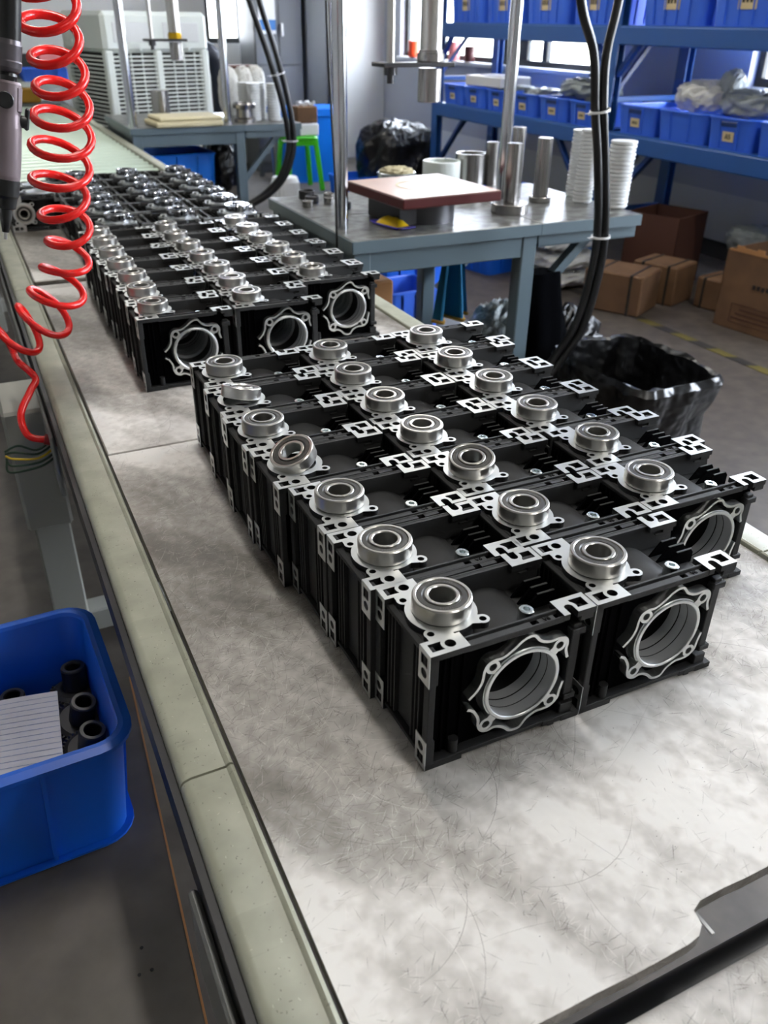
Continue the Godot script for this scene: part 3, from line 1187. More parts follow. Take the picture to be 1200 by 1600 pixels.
func build_room() -> void:
	var b := MB.new()
	b.box(Vector3(-4.4, -0.2, ZB - 0.3), Vector3(XR + 0.3, 0.0, 4.4))
	struct("floor", b, M.floor)
	b = MB.new()
	b.box(Vector3(-4.4, 3.5, ZB - 0.3), Vector3(XR + 0.3, 3.7, 4.4))
	struct("ceiling", b, M.ceiling)
	# right wall with window openings
	var open := [[-9.3, -5.93], [-4.36, -2.3], [-1.6, 0.6]]
	b = MB.new()
	var u := MB.new()
	wall_strip(b, true, XR, 0.24, ZB, 4.2, 0.0, 0.42)
	wall_strip(u, true, XR, 0.24, ZB, 4.2, 0.42, 1.06)
	wall_strip(b, true, XR, 0.24, ZB, 4.2, 2.75, 3.5)
	var z := ZB
	for o: Array in open:
		wall_strip(u, true, XR, 0.24, z, o[0], 1.06, 2.75)
		z = o[1]
	wall_strip(u, true, XR, 0.24, z, 4.2, 1.06, 2.75)
	var rw := struct("wall_right", b, M.wall)
	part("upper_wall", u, M.wall_upper, rw)
	# back wall with one window
	b = MB.new()
	wall_strip(b, false, ZB, 0.24, -4.2, 2.62, 0.0, 3.5)
	wall_strip(b, false, ZB, 0.24, 3.25, XR + 0.24, 0.0, 3.5)
	wall_strip(b, false, ZB, 0.24, 2.62, 3.25, 0.0, 1.17)
	wall_strip(b, false, ZB, 0.24, 2.62, 3.25, 2.75, 3.5)
	struct("wall_back", b, M.wall)
	b = MB.new()
	b.box(Vector3(-4.3, 0, ZB), Vector3(-4.1, 3.5, 4.2))
	struct("wall_left", b, M.wall)
	# front wall, behind the viewer
	b = MB.new()
	b.box(Vector3(-4.1, 0, 4.2), Vector3(XR, 1.0, 4.4))
	b.box(Vector3(-4.1, 2.8, 4.2), Vector3(XR, 3.5, 4.4))
	b.box(Vector3(-4.1, 1.0, 4.2), Vector3(XR, 2.8, 4.4))
	struct("wall_front", b, M.wall)
	window_unit(1, true, XR, -9.3, -5.93, 1.06, 2.75, [[-7.15, 0.42], [-6.68, 0.07], [-8.5, 0.07]], M.frame_dark)
	window_unit(2, true, XR, -4.36, -2.3, 1.06, 2.75, [[-3.3, 0.07]], M.frame_dark)
	window_unit(3, true, XR, -1.6, 0.6, 1.06, 2.75, [[-0.5, 0.07]], M.frame_dark)
	window_unit(4, false, ZB, 2.62, 3.25, 1.17, 2.75, [[3.0, 0.06]], M.frame_dark)
	b = MB.new()
	b.box(Vector3(XR - 0.05, 1.03, -9.3), Vector3(XR + 0.06, 1.065, -5.9), 0.006)
	struct("trim_1", b, M.frame_white)
	b = MB.new()
	b.box(Vector3(XR - 0.015, 0, ZB), Vector3(XR, 0.11, 4.2))
	struct("baseboard_right", b, M.dark_skirting)
	# hazard line on the floor: yellow and black dashes
	var hl := thing("hazard_line", "yellow and black dashed floor line running past the cartons", "floor marking")
	for i in 30:
		var z0 := -4.6 + i * 0.13
		var d := MB.new()
		d.prism(PackedVector2Array([Vector2(3.2, z0), Vector2(3.255, z0 + 0.03), Vector2(3.255, z0 + 0.16), Vector2(3.2, z0 + 0.13)]), [], 1, 0.0, 0.002)
		part("stripe", d, M.yellow_line if i % 2 else M.black_line, hl)
	# unseen ceiling lamps, added to light the line and the benches
	var n := 0
	for p: Vector3 in [Vector3(0.5, 3.3, -1.6), Vector3(0.5, 3.3, -5.4), Vector3(3.0, 3.3, -1.6), Vector3(3.0, 3.3, -5.4), Vector3(1.6, 3.3, 1.6)]:
		var l := thing("added_ceiling_lamp", ["added tube lamp above the near conveyor", "added tube lamp above the far conveyor", "added tube lamp above the near press bench", "added tube lamp above the far press bench", "added tube lamp above the end of the conveyor behind the viewer"][n], "lamp", p)
		n += 1
		var h := MB.new()
		h.bx(Vector3(0, 0.045, 0), Vector3(0.16, 0.05, 1.24), 0.01)
		h.bx(Vector3(0, 0.135, 0.4), Vector3(0.01, 0.13, 0.01))
		h.bx(Vector3(0, 0.135, -0.4), Vector3(0.01, 0.13, 0.01))
		part("housing", h, M.frame_white, l)
		var tb := MB.new()
		tb.cyl(Vector3(0, 0.0, -0.6), Vector3(0, 0.0, 0.6), 0.014, 12)
		part("tube", tb, M.lamp_glow, l)
		var al := AreaLight3D.new()
		al.name = "tube_light"
		al.area_size = Vector2(0.12, 1.2)
		al.rotation_degrees = Vector3(-90, 0, 0)
		al.position = Vector3(0, -0.03, 0)
		al.light_energy = LAMP
		al.light_color = Color(1.0, 0.985, 0.96)
		al.shadow_enabled = true
		al.set("area_range", 14.0)
		l.add_child(al)
		var ul := al.duplicate()
		ul.name = "added_uplight"  # upward light added to brighten the ceiling
		ul.rotation_degrees = Vector3(90, 0, 0)
		ul.position = Vector3(0.0, 0.08, 0)
		ul.light_energy = LAMP * 0.7
		l.add_child(ul)

# ---------------------------------------------------------------- conveyor
const TY := 0.78
func build_conveyor() -> void:
	var cv := thing("conveyor", "long roller conveyor line with pale painted side rails", "conveyor")
	# side rails: a rounded cap, in lengths
	var prof := PackedVector2Array()
	for q: Vector2 in [Vector2(0.1205, -0.03), Vector2(0.1205, 0.0005), Vector2(0.1195, 0.0030), Vector2(0.1165, 0.0042), Vector2(0.1140, 0.0030), Vector2(0.1125, 0.0014), Vector2(0.078, 0.0012), Vector2(0.0715, -0.0008), Vector2(0.0685, -0.0040), Vector2(0.0675, -0.0090), Vector2(0.0675, -0.030)]:
		prof.append(q)
	for seg: Array in [[0.8, -0.568], [-0.571, -2.36], [-2.363, -4.6], [-4.603, -7.9]]:
		var p := PackedVector2Array()
		for q in prof:
			p.append(Vector2(q.x, q.y + TY))
		var b := MB.new()
		b.prism(p, [], 2, seg[1], seg[0])
		part("side_rail", b, M.rail, cv)
	for seg: Array in [[0.8, -0.628], [-0.631, -2.6], [-2.603, -4.6], [-4.603, -7.9]]:
		var p := PackedVector2Array()
		for q in prof:
			p.append(Vector2(0.9965 - q.x, q.y + TY))
		var b := MB.new()
		b.prism(p, [], 2, seg[1], seg[0])
		part("side_rail", b, M.rail, cv)
	# dark channel under the caps and the frame below
	for s: float in [0.0, 1.0]:
		var x0 := 0.0595 if s == 0.0 else 0.892
		var b := MB.new()
		b.box(Vector3(x0, TY - 0.062, -7.9), Vector3(x0 + 0.045, TY - 0.014, 0.8))
		part("channel", b, M.rail_dark, cv)
		var q := MB.new()
		var xa := 0.078 if s == 0.0 else 0.90
		q.box(Vector3(xa, TY - 0.15, -7.9), Vector3(xa + 0.02, TY - 0.060, 0.8), 0.003)
		part("frame_beam", q, M.grey_metal, cv)
	for seg: Array in [[-0.49, 0.6], [-7.9, -1.50]]:
		var q := MB.new()
		q.box(Vector3(0.050, TY - 0.17, seg[0]), Vector3(0.0585, TY - 0.045, seg[1]), 0.003)
		part("side_plate", q, M.grey_metal, cv)
	# legs with cross bars
	for z: float in [-1.78, -4.6, -7.3, 0.55]:
		for x0: float in [0.0, 0.89]:
			var q := MB.new()
			q.box(Vector3(x0 - 0.012, 0, z - 0.04), Vector3(x0 + 0.064, TY - 0.06, z + 0.04), 0.004)
			part("leg", q, M.leg_grey, cv)
		var q := MB.new()
		q.box(Vector3(0.06, 0.10, z - 0.03), Vector3(0.90, 0.16, z + 0.03), 0.004)
		part("cross_bar", q, M.leg_grey, cv)
	var sl := MB.new()
	sl.box(Vector3(-0.024, 0.46, -1.84), Vector3(0.068, TY - 0.05, -1.66), 0.006)
	part("leg_bracket", sl, M.leg_grey, cv)
	# rollers that show: the open stretch beyond the housings, and the gap at the near end
	var rz := -7.8
	while rz < -3.45:
		var b := MB.new()
		b.cyl(Vector3(0.125, TY - 0.034, rz), Vector3(0.872, TY - 0.034, rz), 0.030, 20)
		part("roller", b, M.roller, cv)
		rz += 0.112
	for z: float in [-0.235, -2.415]:
		var b := MB.new()
		b.cyl(Vector3(0.125, TY - 0.075, z), Vector3(0.872, TY - 0.075, z), 0.025, 20)
		part("roller", b, M.black_plastic, cv)
	var br := MB.new()
	br.box(Vector3(0.4255, TY - 0.022, -0.272), Vector3(0.4285, TY - 0.020, -0.250))
	part("bracket", br, M.frame_white, cv)

	# boards lying on the line
	var b1 := MB.new()
	var T := 0.013
	var pl := PackedVector2Array([Vector2(0.125, -1.291), Vector2(0.872, -1.291), Vector2(0.872, -0.276)])
	var r := RandomNumberGenerator.new()
	r.seed = 4
	for i in 18:
		pl.append(Vector2(lerpf(0.86, 0.425, i / 17.0), -0.268 + r.randf_range(-0.0008, 0.0008) - 0.006 * lerpf(1.0, 0.0, i / 17.0)))
	pl.append_array(PackedVector2Array([Vector2(0.414, -0.264), Vector2(0.411, -0.252), Vector2(0.402, -0.2455)]))
	for i in 12:
		pl.append(Vector2(lerpf(0.39, 0.14, i / 11.0), -0.2435 + r.randf_range(-0.0007, 0.0007)))
	pl.append(Vector2(0.125, -0.242))
	b1.prism(pl, [], 1, TY - T, TY)
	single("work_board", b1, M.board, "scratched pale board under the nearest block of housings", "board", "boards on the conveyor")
	var b2 := MB.new()
	b2.box(Vector3(0.125, TY - T, -2.385), Vector3(0.872, TY + 0.0008, -1.294), 0.002)
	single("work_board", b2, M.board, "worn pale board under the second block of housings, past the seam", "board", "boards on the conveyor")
	var b3 := MB.new()
	b3.box(Vector3(0.125, TY - T, -3.45), Vector3(0.872, TY, -2.44), 0.003)
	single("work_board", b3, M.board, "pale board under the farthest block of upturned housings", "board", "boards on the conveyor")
	var b4 := MB.new()
	var p4 := PackedVector2Array()
	for i in 7:
		var a := PI * 0.5 * i / 6.0
		p4.append(Vector2(-0.203 - sin(a) * 0.02, TY - 0.02 + cos(a) * 0.02))
	p4.append(Vector2(-0.223, TY - T - 0.012))
	p4.append(Vector2(0.7, TY - T - 0.012))
	p4.append(Vector2(0.7, TY))
	b4.prism(p4, [], 0, 0.125, 0.872)
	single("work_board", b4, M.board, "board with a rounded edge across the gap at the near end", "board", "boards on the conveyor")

# ---------------------------------------------------------------- housings and bearings
func build_housings() -> void:
	var proto := make_housing()
	var bp := make_bearing()
	var first := [true, true]
	var X0 := 0.2825
	var Z0 := -0.4841
	var topy := TY + 0.1415 + 0.0008
	var blocks := [
		["near block", X0, Z0, [
			["left", [[0, 0], [-6, -112], [-8, -226], [-20, -340], [-24, -453], [-20, -566], [-12, -682]]],
			["middle", [[181, 0], [170, -117], [172, -234], [163, -348], [161, -460], [160, -571], [169, -685]]],
			["right", [[351, -119], [361, -233], [344, -346], [343, -459], [342, -572], [350, -688]]]]],
		["second block", 0.2385, -1.533, [
			["left", [[0, 0], [3, -114], [7, -229], [2, -341], [3, -455], [7, -568], [9, -682]]],
			["middle", [[185, 0], [189, -114], [190, -228], [187, -341], [184, -455], [181, -568], [180, -682]]],
			["right", [[372, -125], [371, -239], [373, -352], [369, -466], [370, -580], [371, -694]]]]]]
	var tilts := {"near block/left/3": [Vector3(-0.42, 1, 0.16), 0.0045], "near block/left/5": [Vector3(0.22, 1, -0.20), 0.0015], "near block/middle/2": [Vector3(-0.10, 1, 0.14), 0.003]}
	for bl: Array in blocks:
		for col: Array in bl[3]:
			var rows: Array = col[1]
			for i in rows.size():
				var where := "%s, %s column, %s" % [bl[0], col[0], ordinal(i) + (" row" if i == 0 else " from the near end")]
				var o: Node3D = proto
				if first[0]:
					first[0] = false
					o.set_meta("label", "black gearbox housing, " + where)
				else:
					o = copy(proto, "gearbox_housing", "black gearbox housing, " + where)
				var pos := Vector3(bl[1] + rows[i][0] * 0.001, topy, bl[2] + rows[i][1] * 0.001)
				o.position = pos
				o.rotation.y = deg_to_rad(rng.randf_range(-0.35, 0.35)) if i > 0 else 0.0
				var q: Node3D = bp
				var lab := "steel bearing on a housing, " + where
				var key := "%s/%s/%d" % [bl[0], col[0], i]
				var c := pos + Vector3(0.042 + rng.randf_range(-0.0012, 0.0012), 0.0004, -0.0565 + rng.randf_range(-0.0012, 0.0012))
				if tilts.has(key):
					lab = "tilted " + lab
				if first[1]:
					first[1] = false
					q.set_meta("label", lab)
				else:
					q = copy(bp, "ball_bearing", lab)
				q.position = c
				if tilts.has(key):
					var up: Vector3 = (tilts[key][0] as Vector3).normalized()
					var sx := up.cross(Vector3.BACK).normalized()
					q.basis = Basis(sx, up, sx.cross(up))
					q.position += Vector3(0, tilts[key][1], 0)
				else:
					q.rotation.y = rng.randf() * TAU
	# far block: the same housings lying with the bore upwards, worm face towards the viewer
	var big := make_big_bearing()
	var fb := true
	var lie := Basis(Vector3.RIGHT, PI * 0.5)
	var fz := [-2.575, -2.745, -2.90, -3.06, -3.215, -3.38]
	var fx := {"left": 0.283, "middle": 0.462, "right": 0.642}
	for cname: String in fx:
		for i in fz.size():
			var where := "far block, %s column, %s" % [cname, ordinal(i) + (" row" if i == 0 else " from the near end")]
			var o := copy(proto, "gearbox_housing", "upturned black housing, " + where)
			var zc: float = fz[i] + (rng.randf_range(-0.006, 0.006))
			o.basis = lie
			o.position = Vector3(fx[cname], TY + 0.0008, zc + 0.0708)
			o.set_meta("group", "upturned housings at the far end")
			var q: Node3D = big
			var lab := "large bearing in upturned housing, " + where
			if fb:
				fb = false
				q.set_meta("label", lab)
			else:
				q = copy(big, "flange_bearing", lab)
			q.position = Vector3(fx[cname] + 0.104, TY + 0.1145, zc)
			var sc := MB.new()
			sc.k = 1.0
	for i in 2:
		var o := copy(proto, "gearbox_housing", ["upturned black housing left of the far block, round worm face showing", "upturned black housing behind the one with the round worm face"][i])
		o.basis = lie
		o.set_meta("group", "upturned housings at the far end")
		o.position = Vector3(0.128 if i == 0 else 0.13, TY + 0.0008, -3.08 + 0.0 - i * 0.15)
	var ib := copy(bp, "ball_bearing", "dark bearing pressed into the worm face of the lone upturned housing")
	ib.basis = lie
	ib.set_meta("group", "")
	ib.remove_meta("group")
	ib.position = Vector3(0.128 + 0.042, TY + 0.0573, -3.08 - 0.012)

# ---------------------------------------------------------------- tool and hose
func build_tool() -> void:
	var a := Vector3(0.108, 1.417, -1.345)
	var e := Vector3(0.056, 1.187, -1.332)
	var d := (e - a).normalized()
	var L := (e - a).length()
	var t := thing("air_screwdriver", "grey pneumatic screwdriver hanging at the left edge beside the red coil", "screwdriver", a)
	var sx := d.cross(Vector3.BACK).normalized()
	var B := Basis(sx, d, sx.cross(d))
	t.basis = B
	# local y runs down the tool; y = 0 lies at the top edge of the picture
	var b := MB.new()
	b.cyl(Vector3(0, -0.14, 0), Vector3(0, 0.055, 0), 0.0115, 24, 0.0150)
	part("hose_sleeve", b, M.black_rubber, t)
	b = MB.new()
	b.lathe([Vector2(0, 0.046), Vector2(0.0150, 0.046), Vector2(0.0165, 0.052), Vector2(0.0160, 0.070), Vector2(0.0168, 0.072), Vector2(0.0164, 0.079), Vector2(0.0145, 0.083), Vector2(0.011, 0.085), Vector2(0, 0.085)], Vector3.ZERO, 28)
	part("collar", b, M.tool_collar, t)
	b = MB.new()
	b.lathe([Vector2(0, 0.083), Vector2(0.0095, 0.083), Vector2(0.0110, 0.089), Vector2(0.0100, 0.096), Vector2(0, 0.096)], Vector3.ZERO, 24)
	part("swivel", b, M.black_rubber, t)
	b = MB.new()
	b.lathe([Vector2(0, 0.095), Vector2(0.0150, 0.095), Vector2(0.0165, 0.098), Vector2(0.0165, 0.135), Vector2(0.0180, 0.152), Vector2(0.0185, 0.190), Vector2(0.0180, 0.214), Vector2(0.0170, 0.220), Vector2(0, 0.220)], Vector3.ZERO, 36)
	var bd := part("body", b, M.tool_grey, t)
	b = MB.new()
	b.bx(Vector3(0, 0.116, 0), Vector3(0.034, 0.038, 0.026), 0.005)
	part("head_block", b, M.tool_grey, bd)
	var to_cam := (B.inverse() * (Vector3(0, 1.4, 0) - (a + d * 0.12))).normalized()
	to_cam.y = 0
	to_cam = to_cam.normalized()
	var rt := Vector3.UP.cross(to_cam).normalized()
	if (B * rt).x < 0.0:
		rt = -rt
	b = MB.new()
	b.cyl(Vector3(0, 0.119, 0) + to_cam * 0.012 - rt * 0.003, Vector3(0, 0.119, 0) + to_cam * 0.0205 - rt * 0.003, 0.0105, 24, -1.0, 0.001)
	part("button", b, M.black_plastic, t)
	b = MB.new()
	b.bar(Vector3(0, 0.124, 0) + rt * 0.0245, Vector3(0, 0.152, 0) + rt * 0.0235, 0.006, 0.012, 0.002)
	b.cyl(Vector3(0, 0.142, 0) + rt * 0.014, Vector3(0, 0.142, 0) + rt * 0.024, 0.008, 16)
	part("trigger", b, M.black_plastic, t)
	b = MB.new()
	b.lathe([Vector2(0, 0.219), Vector2(0.0172, 0.219), Vector2(0.0168, 0.240), Vector2(0.0145, 0.244), Vector2(0.0130, 0.257), Vector2(0.0085, 0.259), Vector2(0.0080, 0.272), Vector2(0.0045, 0.290), Vector2(0, 0.290)], Vector3.ZERO, 28)
	part("nose", b, M.black_plastic, t)
	b = MB.new()
	b.cyl(Vector3(0, 0.285, 0), Vector3(0, 0.300, 0), 0.0025, 10)
	part("bit", b, M.steel, t)

	# coiled hose: a helix round a slack axis
	var ax: Array = [Vector3(0.150, 1.56, -1.40), Vector3(0.160, 1.47, -1.44), Vector3(0.168, 1.39, -1.49), Vector3(0.176, 1.309, -1.537), Vector3(0.169, 1.228, -1.582), Vector3(0.155, 1.139, -1.622), Vector3(0.158, 1.046, -1.655), Vector3(0.132, 0.965, -1.668), Vector3(0.096, 0.908, -1.68), Vector3(0.050, 0.875, -1.69), Vector3(0.006, 0.845, -1.70)]
	var axis := spline(ax, 40)
	var path := PackedVector3Array()
	var ph := -0.6
	var R := 0.0425
	for i in axis.size():
		var tg := (axis[mini(i + 1, axis.size() - 1)] - axis[maxi(i - 1, 0)]).normalized()
		var s1 := Vector3.BACK.cross(tg).normalized()
		var s2 := tg.cross(s1)
		var rad := R * (1.0 + 0.12 * sin(i * 0.045))
		path.append(axis[i] + (s1 * cos(ph) + s2 * sin(ph)) * rad)
		if i < axis.size() - 1:
			var pitch := lerpf(0.053, 0.060, clampf((i - 140.0) / 60.0, 0.0, 1.0))
			ph += TAU * (axis[i + 1] - axis[i]).length() / pitch
	var last := path[-1]
	var tail: Array = [last, Vector3(0.030, 0.83, -1.66), Vector3(0.052, 0.80, -1.645), Vector3(0.038, 0.785, -1.62), Vector3(0.012, 0.755, -1.585), Vector3(0.016, 0.722, -1.56), Vector3(0.045, 0.712, -1.55)]
	var tl := spline(tail, 8)
	for i in range(1, tl.size()):
		path.append(tl[i])
	var h := thing("coiled_air_hose", "bright red coiled air hose hanging over the left conveyor rail", "hose")
	var b2 := MB.new()
	b2.tube(path, 0.0067, 12)
	part("hose", b2, M.red_hose, h)
	b2 = MB.new()
	b2.cyl(Vector3(0.042, 0.713, -1.551), Vector3(0.066, 0.705, -1.548), 0.011, 6)
	part("fitting", b2, M.red_fitting, h)
	# stray wires tied to the leg bracket
	var w := thing("loose_wires", "dark green and yellow loose wires at the conveyor leg under the hose fitting", "wires")
	for q in 5:
		var p0 := Vector3(0.055, 0.70 - q * 0.006, -1.57 + q * 0.006)
		var p := spline([p0, p0 + Vector3(-0.03, -0.01, 0.01), p0 + Vector3(-0.06 - q * 0.006, 0.0 - q * 0.004, 0.0), p0 + Vector3(-0.085, -0.012 + q * 0.004, -0.01)], 6)
		var wb := MB.new()
		wb.tube(p, 0.0022, 6)
		part("wire", wb, M.yellow if q == 2 else M.wire_green, w)

# ---------------------------------------------------------------- bin trolley at the left
func build_trolley() -> void:
	var t := thing("plywood_trolley", "low trolley with a dark stained plywood top at lower left", "trolley", Vector3(0.0, 0, 0))
	t.rotation.y = 0.0
	var b := MB.new()
	var pl := PackedVector2Array([Vector2(0.091, -1.25), Vector2(0.040, -0.30), Vector2(0.005, 0.35), Vector2(-0.80, 0.35), Vector2(-0.72, -1.30)])
	b.prism(pl, [], 1, 0.335, 0.35)
	part("top", b, M.plywood, t)
	b = MB.new()
	b.bar(Vector3(0.0912, 0.3425, -1.25), Vector3(0.0402, 0.3425, -0.30), 0.003, 0.0156)
	b.bar(Vector3(0.0402, 0.3425, -0.30), Vector3(0.0052, 0.3425, 0.35), 0.003, 0.0156)
	part("edge_band", b, M.ply_edge, t)
	for p: Vector2 in [Vector2(-0.02, -1.15), Vector2(-0.10, 0.25), Vector2(-0.65, -1.15), Vector2(-0.65, 0.25)]:
		b = MB.new()
		b.bx(Vector3(p.x, 0.168, p.y), Vector3(0.04, 0.335, 0.04), 0.003)
		part("leg", b, M.grey_metal, t)
	for q: Vector2 in [Vector2(0.016, -0.735), Vector2(0.022, -0.70), Vector2(0.006, -0.70)]:
		b = MB.new()
		b.cyl(Vector3(q.x - 0.012, 0.3495, q.y + 0.02), Vector3(q.x - 0.012, 0.3504, q.y + 0.02), 0.0025, 8)
		part("nail_hole", b, M.black_plastic, t)
	# crate of worm wheels
	var c := crate("blue_crate", "large blue plastic crate of dark gears and a paper sheet on plywood", Vector3(-0.234, 0.351, -1.047), deg_to_rad(2.0), Vector3(0.552, 0.20, 0.330), M.crate_blue, "", 0, 4, 0.024)
	var ft := MB.new()
	ft.loft([rr(0.530, 0.324, 0.045, 0.0), rr(0.536, 0.330, 0.048, 0.004), rr(0.536, 0.330, 0.048, 0.008), rr(0.515, 0.310, 0.040, 0.008)], false, false)
	part("foot_flange", ft, M.crate_blue, c)
	c.remove_meta("group")
	var gl := ["nearest the front rim of the blue crate", "between two others in the blue crate", "farthest back in the blue crate", "half hidden behind the paper sheet"]
	var gp := [Vector3(-0.004, 0.412, -1.018), Vector3(-0.008, 0.405, -1.098), Vector3(-0.002, 0.402, -1.176), Vector3(-0.100, 0.378, -1.180)]
	for i in 4:
		var g := thing("worm_gear", "dark worm gear with a hollow hub, " + gl[i], "gear", gp[i], rng.randf() * TAU, "worm gears in the blue crate")
		g.rotation_degrees = Vector3([10.0, 14.0, 6.0, 0.0][i], [20.0, 75.0, 130.0, 10.0][i], [-8.0, 6.0, -4.0, 0.0][i])
		var m := MB.new()
		m.lathe([Vector2(0.014, -0.022), Vector2(0.020, -0.022), Vector2(0.020, -0.004), Vector2(0.040, -0.004), Vector2(0.040, 0.016), Vector2(0.034, 0.020), Vector2(0.020, 0.020), Vector2(0.020, 0.058), Vector2(0.0185, 0.060), Vector2(0.0135, 0.060), Vector2(0.0125, 0.058), Vector2(0.0125, 0.0)], Vector3.ZERO, 32)
		part("hub", m, M.gear_dark, g)
		m = MB.new()
		for q in 36:
			var an := TAU * q / 36
			m.at(Transform3D(Basis(Vector3.UP, -an), Vector3(cos(an) * 0.0415, 0.006, sin(an) * 0.0415)) * Transform3D(Basis(Vector3.RIGHT, 0.25), Vector3.ZERO))
			m.bx(Vector3.ZERO, Vector3(0.006, 0.020, 0.0035))
		part("teeth", m, M.gear_worn, g)
		m = MB.new()
		m.lathe([Vector2(0.0185, 0.0600), Vector2(0.0185, 0.0606), Vector2(0.0137, 0.0606), Vector2(0.0137, 0.06)], Vector3.ZERO, 28)
		part("worn_rim", m, M.gear_worn, g)
	# printed sheet lying on the gears
	var g: Array = []
	for i in 9:
		var row := PackedVector3Array()
		for j in 11:
			var u := i / 8.0
			var w := j / 10.0
			row.append(Vector3(lerpf(-0.27, -0.045, w) + 0.014 * (1.0 - u) * w, 0.450 + 0.008 * sin(w * 3.0 + u) - 0.008 * u * u, lerpf(-1.145, -0.955, u) - 0.02 * (1.0 - w)))
		g.append(row)
	var ps := MB.new()
	ps.sheet(g, Vector3.UP, true)
	var sh := single("paper_sheet", ps, M.paper, "printed form on white paper lying on gears in the blue crate", "paper")
	var ln := MB.new()
	for i in 16:
		var u := 0.06 + i * 0.058
		for j in 10:
			var w0 := j / 10.0
			var a := Vector3(lerpf(-0.27, -0.045, w0) + 0.014 * (1.0 - u) * w0, 0.4504 + 0.008 * sin(w0 * 3.0 + u) - 0.008 * u * u, lerpf(-1.145, -0.955, u) - 0.02 * (1.0 - w0))
			var w1 := (j + 1) / 10.0 - 0.004
			var e := Vector3(lerpf(-0.27, -0.045, w1) + 0.014 * (1.0 - u) * w1, 0.4504 + 0.008 * sin(w1 * 3.0 + u) - 0.008 * u * u, lerpf(-1.145, -0.955, u) - 0.02 * (1.0 - w1))
			ln.quad(a, e, e + Vector3(0, 0, 0.0007), a + Vector3(0, 0, 0.0007), Vector3.UP)
	part("ruled_lines", ln, M.poster_blue, sh)

